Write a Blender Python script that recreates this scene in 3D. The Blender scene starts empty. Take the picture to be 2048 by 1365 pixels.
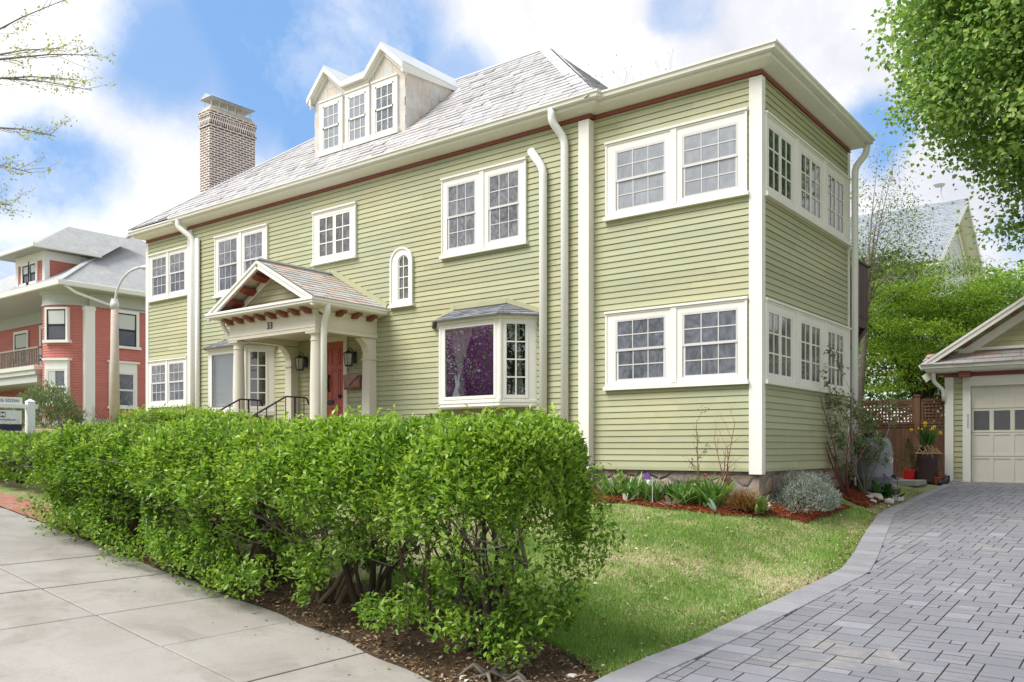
import bpy, bmesh, math, random
import numpy as np
from mathutils import Vector, Matrix, noise as mnoise
random.seed(7); np.random.seed(7)
SC = bpy.context.scene
COL = SC.collection
R = math.radians
PI = math.pi

# ------------------------------------------------------------------ scene graph helpers
ORIG = {}
def empty(name, loc, label, cat, group=None):
    o = bpy.data.objects.new(name, None); COL.objects.link(o)
    o.location = loc; o.empty_display_size = .2
    ORIG[o.name] = Vector(loc)
    tag(o, label, cat, group)
    return o
def tag(o, label=None, cat=None, group=None, kind=None):
    if label: o['label'] = label
    if cat: o['category'] = cat
    if group: o['group'] = group
    if kind: o['kind'] = kind
    return o
def origin_of(parent):
    return ORIG.get(parent.name, Vector((0, 0, 0))) if parent else Vector((0, 0, 0))
def children(o): return [c for c in COL.objects if c.parent == o]
def dup(root, loc, rotz=0.0, label=None, scale=1.0):
    def cp(o, par):
        c = o.copy(); COL.objects.link(c)
        if par: c.parent = par
        for ch in kids.get(o.name, []): cp(ch, c)
        return c
    kids = {}
    for ob in list(COL.objects):
        if ob.parent: kids.setdefault(ob.parent.name, []).append(ob)
    r = cp(root, None)
    r.location = loc; r.rotation_euler = (0, 0, rotz); r.scale = (scale,)*3
    ORIG[r.name] = Vector(loc)
    if label: r['label'] = label
    return r

class MB:
    def __init__(s): s.v = []; s.f = []; s.m = []; s.r = []
    def face(s, pts, m=0, r=None):
        b = len(s.v); s.v.extend([tuple(p) for p in pts])
        s.f.append(tuple(range(b, b+len(pts)))); s.m.append(m); s.r.append(random.random() if r is None else r)
    def poly(s, verts, faces, m=0, r=None):
        b = len(s.v); s.v.extend([tuple(p) for p in verts])
        if r is None: r = random.random()
        for f in faces:
            s.f.append(tuple(b+i for i in f)); s.m.append(m); s.r.append(r)
    def box(s, x0, x1, y0, y1, z0, z1, m=0, r=None):
        x0, x1 = min(x0, x1), max(x0, x1); y0, y1 = min(y0, y1), max(y0, y1); z0, z1 = min(z0, z1), max(z0, z1)
        s.poly([(x0,y0,z0),(x1,y0,z0),(x1,y1,z0),(x0,y1,z0),(x0,y0,z1),(x1,y0,z1),(x1,y1,z1),(x0,y1,z1)],
               [(0,3,2,1),(4,5,6,7),(0,1,5,4),(1,2,6,5),(2,3,7,6),(3,0,4,7)], m, r)
    def pbox(s, P, u0, u1, v0, v1, w0, w1, m=0, r=None):
        c = [P(u,v,w) for w in (w0,w1) for v in (v0,v1) for u in (u0,u1)]
        s.poly(c, [(0,1,3,2),(4,6,7,5),(0,4,5,1),(1,5,7,3),(3,7,6,2),(2,6,4,0)], m, r)
    def beam(s, p, q, w, h, up=(0,0,1), m=0, r=None):
        p = Vector(p); q = Vector(q); d = (q-p).normalized(); up = Vector(up)
        sd = d.cross(up)
        if sd.length < 1e-5: sd = d.cross(Vector((0,1,0)))
        sd.normalize(); u2 = sd.cross(d).normalized()
        a = sd*(w/2); b = u2*(h/2)
        s.poly([p-a-b,p+a-b,p+a+b,p-a+b,q-a-b,q+a-b,q+a+b,q-a+b],
               [(0,1,2,3),(4,7,6,5),(0,4,5,1),(1,5,6,2),(2,6,7,3),(3,7,4,0)], m, r)
    def tube(s, pts, rad, n=8, m=0, r=None, cap=True):
        pts = [Vector(p) for p in pts]
        if not hasattr(rad, '__len__'): rad = [rad]*len(pts)
        vs = []; fs = []
        prev = None
        for i, p in enumerate(pts):
            d = (pts[min(i+1,len(pts)-1)] - pts[max(i-1,0)])
            if d.length < 1e-9: d = Vector((0,0,1))
            d.normalize()
            if prev is None:
                a = d.cross(Vector((0,0,1)))
                if a.length < .05: a = d.cross(Vector((1,0,0)))
            else:
                a = prev - d*prev.dot(d)
                if a.length < 1e-6: a = d.orthogonal()
            a.normalize(); prev = a; b = d.cross(a)
            for k in range(n):
                t = 2*PI*k/n
                vs.append(p + (a*math.cos(t)+b*math.sin(t))*rad[i])
        for i in range(len(pts)-1):
            for k in range(n):
                k2 = (k+1) % n
                fs.append((i*n+k, i*n+k2, (i+1)*n+k2, (i+1)*n+k))
        if cap:
            fs.append(tuple(range(n-1,-1,-1))); o = (len(pts)-1)*n; fs.append(tuple(range(o,o+n)))
        s.poly(vs, fs, m, r)
    def lathe(s, c, prof, n=24, m=0, r=None):
        vs = []; fs = []
        for (rr, z) in prof:
            for k in range(n):
                t = 2*PI*k/n; vs.append((c[0]+rr*math.cos(t), c[1]+rr*math.sin(t), c[2]+z))
        for i in range(len(prof)-1):
            for k in range(n):
                k2 = (k+1) % n; fs.append((i*n+k, i*n+k2, (i+1)*n+k2, (i+1)*n+k))
        fs.append(tuple(range(n-1,-1,-1))); o = (len(prof)-1)*n; fs.append(tuple(range(o,o+n)))
        s.poly(vs, fs, m, r)
    def prism(s, P, poly, w0, w1, m=0, r=None):
        n = len(poly)
        vs = [P(u,v,w0) for u,v in poly]+[P(u,v,w1) for u,v in poly]
        fs = [tuple(range(n-1,-1,-1)), tuple(range(n,2*n))]
        for i in range(n):
            j = (i+1) % n; fs.append((i,j,n+j,n+i))
        s.poly(vs, fs, m, r)
    def build(s, name, mats, parent=None, smooth=False, bevel=0, label=None, fixn=True):
        if not isinstance(mats, (list, tuple)): mats = [mats]
        o0 = origin_of(parent)
        me = bpy.data.meshes.new(name)
        me.from_pydata([(x-o0.x, y-o0.y, z-o0.z) for x,y,z in s.v], [], s.f)
        for mt in mats: me.materials.append(mt)
        me.polygons.foreach_set('material_index', s.m)
        a = me.attributes.new('rnd', 'FLOAT', 'FACE'); a.data.foreach_set('value', s.r)
        if smooth: me.polygons.foreach_set('use_smooth', [True]*len(s.f))
        if fixn:
            bm = bmesh.new(); bm.from_mesh(me); bmesh.ops.recalc_face_normals(bm, faces=bm.faces); bm.to_mesh(me); bm.free()
        me.update()
        ob = bpy.data.objects.new(name, me); COL.objects.link(ob)
        if parent: ob.parent = parent; ORIG[ob.name] = o0
        if bevel:
            md = ob.modifiers.new('bevel','BEVEL'); md.width = bevel; md.segments = 2; md.limit_method = 'ANGLE'; md.angle_limit = R(50)
        if label: ob['label'] = label
        return ob

def npmesh(name, co, faces, rnd, mat, parent=None, nper=3, smooth=False):
    """co (N,3), faces (F,nper) arrays -> object"""
    o0 = origin_of(parent)
    co = np.asarray(co, dtype=np.float32) - np.array(o0, dtype=np.float32)
    me = bpy.data.meshes.new(name)
    F = len(faces)
    me.vertices.add(len(co)); me.vertices.foreach_set('co', co.ravel())
    me.loops.add(F*nper); me.loops.foreach_set('vertex_index', np.asarray(faces, dtype=np.int32).ravel())
    me.polygons.add(F); me.polygons.foreach_set('loop_start', np.arange(0, F*nper, nper, dtype=np.int32))
    a = me.attributes.new('rnd', 'FLOAT', 'FACE'); a.data.foreach_set('value', np.asarray(rnd, dtype=np.float32))
    for mt in (mat if isinstance(mat,(list,tuple)) else [mat]): me.materials.append(mt)
    me.update(calc_edges=True); me.validate()
    ob = bpy.data.objects.new(name, me); COL.objects.link(ob)
    if parent: ob.parent = parent; ORIG[ob.name] = o0
    return ob

def norm(a): return a/np.maximum(np.linalg.norm(a, axis=1, keepdims=True), 1e-9)
def leaves(name, P, D, N, L, W, rnd, mat, parent=None, fold=.18):
    P = np.asarray(P, float); D = norm(np.asarray(D, float)); N = np.asarray(N, float)
    N = norm(N - D*np.sum(N*D, axis=1, keepdims=True)); S = np.cross(D, N)
    L = np.broadcast_to(np.asarray(L, float).reshape(-1,1), (len(P),1)); W = np.broadcast_to(np.asarray(W, float).reshape(-1,1), (len(P),1))
    b = P; t = P + D*L - N*L*.12; mid = P + D*L*.45
    l = mid + S*W*.5 + N*W*fold; r = mid - S*W*.5 + N*W*fold
    co = np.stack([b, r, t, l], axis=1).reshape(-1,3)
    i = np.arange(len(P))*4
    f = np.stack([np.stack([i,i+1,i+2],1), np.stack([i,i+2,i+3],1)], 1).reshape(-1,3)
    return npmesh(name, co, f, np.repeat(rnd, 2), mat, parent)

# ------------------------------------------------------------------ materials
def srgb(h): return tuple(((int(h[i:i+2],16)/255)/12.92 if int(h[i:i+2],16)/255 <= .04045 else ((int(h[i:i+2],16)/255+.055)/1.055)**2.4) for i in (0,2,4))
class NT:
    def __init__(s, name):
        s.mat = bpy.data.materials.new(name); s.mat.use_nodes = True; s.t = s.mat.node_tree; s.t.nodes.clear()
        s.out = s.n('ShaderNodeOutputMaterial'); s.geo = None
    def n(s, typ, **k):
        nd = s.t.nodes.new(typ)
        for a, b in k.items(): setattr(nd, a, b)
        return nd
    def l(s, a, b): s.t.links.new(a, b)
    def pos(s):
        if not s.geo: s.geo = s.n('ShaderNodeNewGeometry')
        return s.geo.outputs['Position']
    def attr(s, nm='rnd'):
        a = s.n('ShaderNodeAttribute'); a.attribute_name = nm; return a.outputs['Fac']
    def noise(s, scale, detail=4, rough=.55, vec=None, dist=0):
        n = s.n('ShaderNodeTexNoise'); n.inputs['Scale'].default_value = scale; n.inputs['Detail'].default_value = detail
        n.inputs['Roughness'].default_value = rough; n.inputs['Distortion'].default_value = dist
        s.l(vec if vec is not None else s.pos(), n.inputs['Vector']); return n.outputs['Fac']
    def ramp(s, fac, stops, interp='LINEAR'):
        r = s.n('ShaderNodeValToRGB'); r.color_ramp.interpolation = interp
        el = r.color_ramp.elements
        while len(el) < len(stops): el.new(.5)
        for e, (p, c) in zip(el, stops):
            e.position = p; e.color = (c, c, c, 1) if not hasattr(c, '__len__') else (*c[:3], 1)
        s.l(fac, r.inputs['Fac']); return r.outputs['Color']
    def mix(s, a, b, fac, mode='MIX'):
        m = s.n('ShaderNodeMix', data_type='RGBA', blend_type=mode)
        for sock, val in ((m.inputs[6], a), (m.inputs[7], b)):
            if hasattr(val, 'links'): s.l(val, sock)
            else: sock.default_value = (*val[:3], 1) if hasattr(val, '__len__') else (val, val, val, 1)
        if hasattr(fac, 'links'): s.l(fac, m.inputs[0])
        else: m.inputs[0].default_value = fac
        return m.outputs[2]
    def math(s, op, a, b=None):
        m = s.n('ShaderNodeMath', operation=op)
        for i, v in enumerate((a, b)):
            if v is None: continue
            if hasattr(v, 'links'): s.l(v, m.inputs[i])
            else: m.inputs[i].default_value = v
        return m.outputs[0]
    def bsdf(s, color, rough=.6, spec=.35, metal=0, bump=None, bstr=.3, bdist=.01, sheen=0):
        p = s.n('ShaderNodeBsdfPrincipled')
        if hasattr(color, 'links'): s.l(color, p.inputs['Base Color'])
        else: p.inputs['Base Color'].default_value = (*color[:3], 1)
        if hasattr(rough, 'links'): s.l(rough, p.inputs['Roughness'])
        else: p.inputs['Roughness'].default_value = rough
        p.inputs['Specular IOR Level'].default_value = spec; p.inputs['Metallic'].default_value = metal
        if bump is not None:
            b = s.n('ShaderNodeBump'); b.inputs['Strength'].default_value = bstr; b.inputs['Distance'].default_value = bdist
            s.l(bump, b.inputs['Height']); s.l(b.outputs[0], p.inputs['Normal'])
        return p.outputs[0]
    def done(s, sh): s.l(sh, s.out.inputs['Surface']); return s.mat

def paint(name, col, rough=.55, var=.10, rv=.06, sc=1.3, dirt=.0, bump=.08, spec=.35):
    t = NT(name)
    f = t.ramp(t.noise(sc, 5), [(.25, 1-var), (.75, 1+var*.6)])
    c = t.mix(col, f, 1.0, 'MULTIPLY')
    g = t.ramp(t.attr(), [(0, 1-rv), (1, 1+rv)])
    c = t.mix(c, g, 1.0, 'MULTIPLY')
    if dirt:
        d = t.ramp(t.noise(6, 6, .7), [(.52, 0), (.75, dirt)])
        c = t.mix(c, (.33,.30,.22), d)
    return t.done(t.bsdf(c, rough, spec, bump=t.noise(60, 3), bstr=bump, bdist=.004))
def rndramp(name, stops, rough=.7, var=.12, sc=8, bump=.2, spec=.3, interp='LINEAR', bsc=50):
    t = NT(name)
    c = t.ramp(t.attr(), stops, interp)
    f = t.ramp(t.noise(sc, 6, .65), [(.25, 1-var), (.75, 1+var)])
    c = t.mix(c, f, 1.0, 'MULTIPLY')
    return t.done(t.bsdf(c, rough, spec, bump=t.noise(bsc, 4), bstr=bump, bdist=.006))
def leafmat(name, stops, rough=.45, spec=.4, trans=.35, tcol=1.25):
    t = NT(name)
    c = t.ramp(t.attr(), stops)
    p = t.bsdf(c, rough, spec)
    tr = t.n('ShaderNodeBsdfTranslucent')
    t.l(t.mix(c, (tcol, tcol*1.05, tcol*.6), 1.0, 'MULTIPLY'), tr.inputs['Color'])
    m = t.n('ShaderNodeMixShader'); m.inputs[0].default_value = trans
    t.l(p, m.inputs[1]); t.l(tr.outputs[0], m.inputs[2])
    return t.done(m.outputs[0])
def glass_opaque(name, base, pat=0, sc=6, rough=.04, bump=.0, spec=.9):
    """opaque pane: curtain, film and mirrored sky or branches painted into its colour"""
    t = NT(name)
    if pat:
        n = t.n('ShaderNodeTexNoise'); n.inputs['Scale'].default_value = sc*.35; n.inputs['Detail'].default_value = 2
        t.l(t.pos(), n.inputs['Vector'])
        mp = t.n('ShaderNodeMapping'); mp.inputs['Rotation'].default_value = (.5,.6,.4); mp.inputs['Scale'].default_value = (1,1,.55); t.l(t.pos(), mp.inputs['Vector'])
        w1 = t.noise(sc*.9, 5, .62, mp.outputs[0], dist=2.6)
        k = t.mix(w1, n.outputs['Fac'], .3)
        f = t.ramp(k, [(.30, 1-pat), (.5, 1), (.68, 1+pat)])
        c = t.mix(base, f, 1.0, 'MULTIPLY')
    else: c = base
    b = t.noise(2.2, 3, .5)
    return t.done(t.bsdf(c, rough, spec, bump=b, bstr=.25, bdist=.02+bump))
def glass_clear(name, refl=.22, tint=(.85,.9,.87)):
    t = NT(name)
    tr = t.n('ShaderNodeBsdfTransparent'); tr.inputs[0].default_value = (*tint, 1)
    gl = t.n('ShaderNodeBsdfGlossy'); gl.inputs['Roughness'].default_value = .01; gl.inputs['Color'].default_value = (1,1,1,1)
    lw = t.n('ShaderNodeLayerWeight'); lw.inputs['Blend'].default_value = .35
    f = t.math('ADD', t.math('MULTIPLY', lw.outputs['Fresnel'], .6), refl)
    m = t.n('ShaderNodeMixShader'); t.l(f, m.inputs[0]); t.l(tr.outputs[0], m.inputs[1]); t.l(gl.outputs[0], m.inputs[2])
    return t.done(m.outputs[0])
def brickmat(name, c1, c2, mortar, bw=.2, rh=.068, ms=.012, horiz=False):
    t = NT(name)
    sx = t.n('ShaderNodeSeparateXYZ'); t.l(t.pos(), sx.inputs[0])
    cb = t.n('ShaderNodeCombineXYZ')
    if horiz: t.l(sx.outputs[0], cb.inputs[0]); t.l(sx.outputs[1], cb.inputs[1])
    else: t.l(t.math('ADD', sx.outputs[0], sx.outputs[1]), cb.inputs[0]); t.l(sx.outputs[2], cb.inputs[1])
    b = t.n('ShaderNodeTexBrick'); b.inputs['Scale'].default_value = 1; b.inputs['Brick Width'].default_value = bw; b.inputs['Row Height'].default_value = rh
    b.inputs['Mortar Size'].default_value = ms; b.inputs['Mortar Smooth'].default_value = .15
    b.inputs['Color1'].default_value = (*c1,1); b.inputs['Color2'].default_value = (*c2,1); b.inputs['Mortar'].default_value = (*mortar,1)
    t.l(cb.outputs[0], b.inputs['Vector'])
    f = t.ramp(t.noise(3, 6, .7), [(.2,.7),(.8,1.25)])
    c = t.mix(b.outputs['Color'], f, 1.0, 'MULTIPLY')
    inv = t.math('SUBTRACT', 1.0, b.outputs['Fac'])
    return t.done(t.bsdf(c, .85, .2, bump=inv, bstr=.6, bdist=.01))

M = {}
t = NT('sage_paint')
cc = t.mix((.385,.41,.265), (.447,.43,.258), t.ramp(t.noise(.55, 5, .6), [(.35,0),(.66,1)]))
cc = t.mix(cc, t.ramp(t.attr(), [(0,.90),(.8,1.03),(1,1.08)]), 1.0, 'MULTIPLY')
cc = t.mix(cc, t.ramp(t.noise(5, 6, .7), [(.25,.95),(.75,1.04)]), 1.0, 'MULTIPLY')
M['siding'] = t.done(t.bsdf(cc, .55, .35, bump=t.noise(60, 3), bstr=.06, bdist=.004))
M['trim'] = paint('cream_trim_paint', (.80,.785,.735), .5, .06, .02, 1.5, dirt=.12)
M['white'] = paint('white_paint', (.82,.82,.80), .4, .03, .01, 1.5)
M['trimcream'] = paint('porch_cream_paint', (.72,.68,.58), .5, .06, .02, 1.5, dirt=.08)
M['red'] = paint('dark_red_paint', (.25,.075,.055), .55, .15, .05)
M['door'] = paint('red_door_paint', (.43,.105,.08), .45, .08, .0)
M['slate'] = rndramp('weathered_slate', [(0,(.40,.39,.39)),(.3,(.455,.445,.445)),(.85,(.51,.50,.50)),(1,(.43,.40,.39))], .55, .07, 5, .2)
M['slatec'] = rndramp('coloured_slate', [(0,(.44,.46,.46)),(.35,(.55,.56,.55)),(.55,(.50,.46,.44)),(.75,(.56,.42,.36)),(1,(.60,.50,.45))], .55, .12, 5, .3)
M['slateg'] = rndramp('garage_slate', [(0,(.36,.35,.36)),(.5,(.42,.40,.40)),(.8,(.40,.36,.35)),(.9,(.50,.30,.25)),(1,(.45,.38,.36))], .6, .12, 5, .3)
M['slatecheek'] = rndramp('dormer_slate', [(0,(.54,.53,.50)),(.4,(.60,.585,.55)),(.7,(.60,.56,.51)),(.9,(.60,.52,.45)),(1,(.58,.55,.50))], .6, .12, 5, .3)
M['shingle'] = rndramp('dark_shingle', [(0,(.13,.135,.15)),(.5,(.19,.195,.22)),(1,(.27,.275,.30))], .9, .25, 30, .5)
M['roofgrey'] = rndramp('grey_roof', [(0,(.33,.34,.34)),(1,(.42,.43,.43))], .9, .18, 3, .4)
M['roofblue'] = rndramp('pale_blue_roof', [(0,(.255,.285,.325)),(1,(.33,.36,.40))], .9, .12, 4, .4)
M['metalroof'] = paint('metal_roof', (.52,.57,.60), .35, .12, .03, 2, spec=.6)
M['flash'] = paint('lead_flashing', (.55,.56,.60), .45, .1, .03, 3, spec=.5)
M['brick'] = brickmat('chimney_brick', (.13,.075,.065), (.21,.115,.095), (.70,.66,.62), .215, .072, .017)
M['soldier'] = brickmat('soldier_brick', (.12,.08,.075), (.19,.11,.10), (.70,.67,.64), .072, .20, .018)
M['brickpath'] = brickmat('path_brick', (.34,.13,.09), (.42,.18,.13), (.30,.24,.20), .2, .1, .008, True)
M['capmortar'] = paint('chimney_mortar', (.50,.45,.36), .9, .2, .0, 6, bump=.5)
t = NT('field_stone')
v = t.n('ShaderNodeTexVoronoi'); v.inputs['Scale'].default_value = 3.2; v.inputs['Randomness'].default_value = 1
mp = t.n('ShaderNodeMapping'); mp.inputs['Scale'].default_value = (1,1,1.5); t.l(t.pos(), mp.inputs['Vector'])
nz = t.n('ShaderNodeTexNoise'); nz.inputs['Scale'].default_value = 2.5; t.l(t.pos(), nz.inputs['Vector'])
ad = t.mix(mp.outputs[0], nz.outputs['Color'], .12); t.l(ad, v.inputs['Vector'])
v2 = t.n('ShaderNodeTexVoronoi', feature='DISTANCE_TO_EDGE'); v2.inputs['Scale'].default_value = 3.2; t.l(ad, v2.inputs['Vector'])
sep = t.n('ShaderNodeSeparateColor'); t.l(v.outputs['Color'], sep.inputs[0])
cc = t.ramp(sep.outputs[0], [(0,(.27,.22,.20)),(.35,(.37,.29,.23)),(.6,(.33,.25,.23)),(.8,(.40,.28,.16)),(1,(.33,.31,.32))])
cc = t.mix(cc, t.ramp(t.noise(9, 6, .7), [(.2,.65),(.8,1.3)]), 1.0, 'MULTIPLY')
ed = t.ramp(v2.outputs['Distance'], [(0,1),(.055,0)])
cc = t.mix(cc, (.36,.32,.30), ed)
M['stone'] = t.done(t.bsdf(cc, .85, .2, bump=t.ramp(v2.outputs['Distance'], [(0,0),(.15,1)]), bstr=.8, bdist=.05))
M['glass_main'] = glass_opaque('glass_main', (.155,.16,.175), .85, 7)  # sky reflection is painted into the greys of the front panes
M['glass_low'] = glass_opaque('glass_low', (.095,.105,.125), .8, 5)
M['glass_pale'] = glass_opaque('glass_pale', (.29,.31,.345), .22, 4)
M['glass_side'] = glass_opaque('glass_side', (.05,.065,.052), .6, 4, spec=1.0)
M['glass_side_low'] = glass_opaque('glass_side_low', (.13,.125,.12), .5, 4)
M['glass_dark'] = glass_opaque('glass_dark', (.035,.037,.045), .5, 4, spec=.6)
M['glass_tree'] = glass_opaque('glass_tree', (.12,.115,.11), .95, 11)  # strong noise pattern paints mirrored branches into the pane colour
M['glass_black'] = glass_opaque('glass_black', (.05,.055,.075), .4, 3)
M['glass_clear'] = glass_clear('glass_clear', .12)
M['glass_front'] = glass_clear('glass_front', .20)
M['interior'] = paint('dark_interior', (.022,.02,.022), .9)
M['blacksash'] = paint('black_sash', (.025,.025,.03), .5)
M['greysash'] = paint('grey_sash', (.52,.50,.50), .5, .05)
M['iron'] = paint('black_iron', (.03,.03,.035), .45)
M['copper'] = paint('copper_box', (.26,.14,.11), .4, .25, .0, 9, spec=.5)
M['redsiding'] = paint('red_siding_paint', (.55,.185,.155), .6, .08, .05)
M['greytrim'] = paint('grey_trim', (.47,.49,.475), .6, .05)
M['deck'] = paint('deck_brown', (.075,.04,.036), .6, .2, .12, 3)
t = NT('fence_wood')
mp = t.n('ShaderNodeMapping'); mp.inputs['Scale'].default_value = (14,14,1.2); t.l(t.pos(), mp.inputs['Vector'])
cc = t.ramp(t.noise(1.5, 6, .6, mp.outputs[0]), [(.2,(.10,.052,.032)),(.55,(.175,.095,.06)),(.9,(.24,.15,.10))])
cc = t.mix(cc, t.ramp(t.attr(), [(0,.8),(1,1.15)]), 1.0, 'MULTIPLY')
M['fence'] = t.done(t.bsdf(cc, .75, .2, bump=t.noise(3, 4, .6, mp.outputs[0]), bstr=.3))
t = NT('sidewalk_concrete')
cc = t.ramp(t.noise(1.1, 6, .62), [(.25,(.30,.278,.25)),(.5,(.375,.352,.322)),(.75,(.425,.40,.37))])
cc = t.mix(cc, t.ramp(t.noise(90, 3, .7), [(.3,.86),(.7,1.08)]), 1.0, 'MULTIPLY')
st = t.ramp(t.noise(1.7, 8, .72, dist=.8), [(.50,0),(.70,.5)])
cc = t.mix(cc, (.20,.175,.145), st)
M['concrete'] = t.done(t.bsdf(cc, .85, .2, bump=t.noise(140, 4), bstr=.35, bdist=.004))
t = NT('paver_grey')
cc = t.ramp(t.attr(), [(0,(.19,.19,.215)),(.6,(.212,.212,.238)),(.95,(.228,.228,.255)),(1,(.265,.27,.305))])
cc = t.mix(cc, t.ramp(t.noise(120, 4, .7), [(.3,.85),(.7,1.12)]), 1.0, 'MULTIPLY')
cc = t.mix(cc, t.ramp(t.noise(.8, 5, .6), [(.3,.92),(.7,1.1)]), 1.0, 'MULTIPLY')
sd = t.ramp(t.noise(1.1, 8, .78, dist=.8), [(.565,0),(.74,.6)])
cc = t.mix(cc, (.42,.38,.31), sd)
M['paver'] = t.done(t.bsdf(cc, .8, .25, bump=t.noise(160, 4), bstr=.3, bdist=.004))
M['pborder'] = rndramp('border_paver', [(0,(.225,.225,.245)),(.5,(.255,.255,.275)),(1,(.285,.285,.305))], .8, .10, 6, .3, bsc=160)
M['joint'] = paint('joint_sand', (.11,.105,.105), .95, .3, .0, 8, bump=.5)
t = NT('soil')
cc = t.ramp(t.noise(14, 7, .75), [(.25,(.05,.032,.022)),(.5,(.11,.075,.05)),(.8,(.20,.14,.095))])
M['soil'] = t.done(t.bsdf(cc, .95, .1, bump=t.noise(40, 6, .7), bstr=.9, bdist=.03))
t = NT('lawn_ground')
a1 = t.ramp(t.noise(1.1, 6, .65), [(.38,0),(.6,1)])
cc = t.mix(t.ramp(t.noise(30,6,.75), [(.3,(.13,.19,.05)),(.7,(.26,.35,.10))]), t.ramp(t.noise(38,6,.75), [(.3,(.30,.25,.14)),(.7,(.55,.47,.31))]), a1)
M['lawn'] = t.done(t.bsdf(cc, .95, .1, bump=t.noise(60, 6, .7), bstr=.9, bdist=.03))
M['asphalt'] = paint('asphalt', (.055,.055,.058), .9, .25, 0, 3, bump=.5)
M['kerb'] = paint('granite_kerb', (.40,.39,.38), .8, .2, 0, 12, bump=.4)
M['mulch'] = rndramp('red_mulch', [(0,(.11,.028,.013)),(.5,(.27,.068,.028)),(1,(.44,.13,.05))], .9, .2, 20, .3)
t = NT('mulch_bed')
cc = t.ramp(t.noise(45, 7, .8), [(.3,(.06,.018,.01)),(.55,(.22,.055,.025)),(.8,(.36,.10,.04))])
M['mulchbed'] = t.done(t.bsdf(cc, .95, .1, bump=t.noise(60, 6, .8), bstr=1, bdist=.04))
M['litter'] = rndramp('leaf_litter', [(0,(.10,.06,.035)),(.4,(.22,.13,.07)),(.7,(.36,.25,.14)),(.95,(.50,.40,.27)),(1,(.7,.68,.62))], .8, .15)
M['bark'] = paint('privet_bark', (.16,.12,.085), .85, .35, .15, 18, bump=.6)
M['barkdark'] = paint('dark_bark', (.06,.046,.036), .9, .35, .15, 14, bump=.6)
M['barkgrey'] = paint('grey_bark', (.24,.205,.17), .85, .3, .15, 14, bump=.5)
M['twigred'] = paint('reddish_cane', (.20,.09,.07), .7, .2, .15, 14)
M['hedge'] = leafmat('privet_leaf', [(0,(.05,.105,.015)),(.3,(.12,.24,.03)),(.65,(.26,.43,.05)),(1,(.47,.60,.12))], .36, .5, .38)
M['maple'] = leafmat('maple_leaf', [(0,(.095,.19,.045)),(.5,(.245,.395,.10)),(.85,(.35,.495,.155)),(1,(.48,.57,.20))], .5, .3, .42)
M['jmaple'] = leafmat('pale_maple_leaf', [(0,(.05,.11,.012)),(.5,(.165,.295,.028)),(1,(.36,.50,.07))], .55, .2, .4)
M['darkleaf'] = leafmat('dark_tree_leaf', [(0,(.02,.055,.012)),(.6,(.055,.12,.025)),(1,(.11,.20,.045))], .5, .3, .3)
M['thinleaf'] = leafmat('thin_tree_leaf', [(0,(.08,.14,.03)),(.6,(.18,.29,.06)),(1,(.31,.42,.11))], .55, .25, .35)
M['budleaf'] = leafmat('bud_leaf', [(0,(.34,.36,.08)),(.6,(.52,.53,.17)),(1,(.62,.60,.30))], .6, .2, .4)
M['redbud'] = leafmat('purple_blossom', [(0,(.34,.10,.42)),(.6,(.55,.19,.66)),(1,(.66,.32,.74))], .6, .2, .3, 1.0)
M['greyleaf'] = leafmat('grey_green_leaf', [(0,(.10,.145,.065)),(.6,(.20,.26,.13)),(1,(.33,.38,.22))], .55, .25, .3)
M['silver'] = leafmat('silver_leaf', [(0,(.20,.25,.20)),(.5,(.34,.39,.35)),(1,(.50,.54,.50))], .7, .15, .2, 1.0)
M['dry'] = leafmat('dry_brown_grass', [(0,(.12,.055,.02)),(.5,(.28,.14,.05)),(1,(.42,.25,.11))], .7, .15, .2, 1.0)
M['blade'] = leafmat('bulb_leaf', [(0,(.06,.15,.035)),(.5,(.13,.27,.065)),(.8,(.24,.38,.12)),(1,(.42,.48,.26))], .45, .35, .35)
M['bladedark'] = leafmat('dark_bulb_leaf', [(0,(.025,.085,.015)),(.6,(.055,.155,.03)),(1,(.10,.22,.05))], .45, .35, .3)
M['bladepale'] = leafmat('pale_pink_leaf', [(0,(.48,.50,.40)),(.5,(.58,.50,.44)),(1,(.62,.60,.52))], .5, .3, .2, 1.0)
M['bladeblue'] = leafmat('blue_green_leaf', [(0,(.32,.47,.33)),(1,(.42,.56,.42))], .5, .3, .2, 1.0)
M['grass'] = leafmat('grass_blade', [(0,(.13,.25,.05)),(.35,(.25,.42,.09)),(.57,(.41,.53,.16)),(.62,(.55,.52,.31)),(.85,(.70,.64,.44)),(1,(.77,.72,.57))], .6, .2, .25, 1.1)
M['tulipred'] = paint('red_petals', (.42,.06,.10), .5, .2, .1)
M['yellow'] = paint('yellow_petals', (.85,.50,.02), .5, .15, .12)
M['purple'] = paint('purple_petals', (.42,.12,.42), .5, .2, .1)
M['barrelgrey'] = paint('grey_plastic', (.22,.235,.27), .5, .15, .02, 4)
M['blackplastic'] = paint('black_plastic', (.025,.025,.03), .5)
M['potbrown'] = paint('brown_plastic', (.085,.055,.055), .55, .2, .0, 4)
M['potred'] = paint('red_plastic', (.62,.018,.018), .4)
M['terracotta'] = paint('terracotta', (.38,.11,.055), .75, .2)
M['straw'] = rndramp('dry_roots', [(0,(.16,.09,.05)),(1,(.38,.25,.14))], .85)
M['whitestone'] = paint('pale_rock', (.60,.57,.51), .8, .2, .1, 9, bump=.4)
M['palebrick'] = paint('white_brick', (.72,.71,.68), .8, .1)
M['flagstone'] = paint('flagstone', (.33,.34,.32), .8, .2, .1, 4)
M['garage'] = paint('garage_door_paint', (.70,.67,.58), .5, .06, .02, 1.5, dirt=.06)
M['garglass'] = glass_opaque('frosted_dark_glass', (.115,.115,.125), .1, 3, rough=.35, spec=.4)
M['concpole'] = paint('concrete_pole', (.52,.45,.39), .85, .12, 0, 8, bump=.3)
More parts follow.
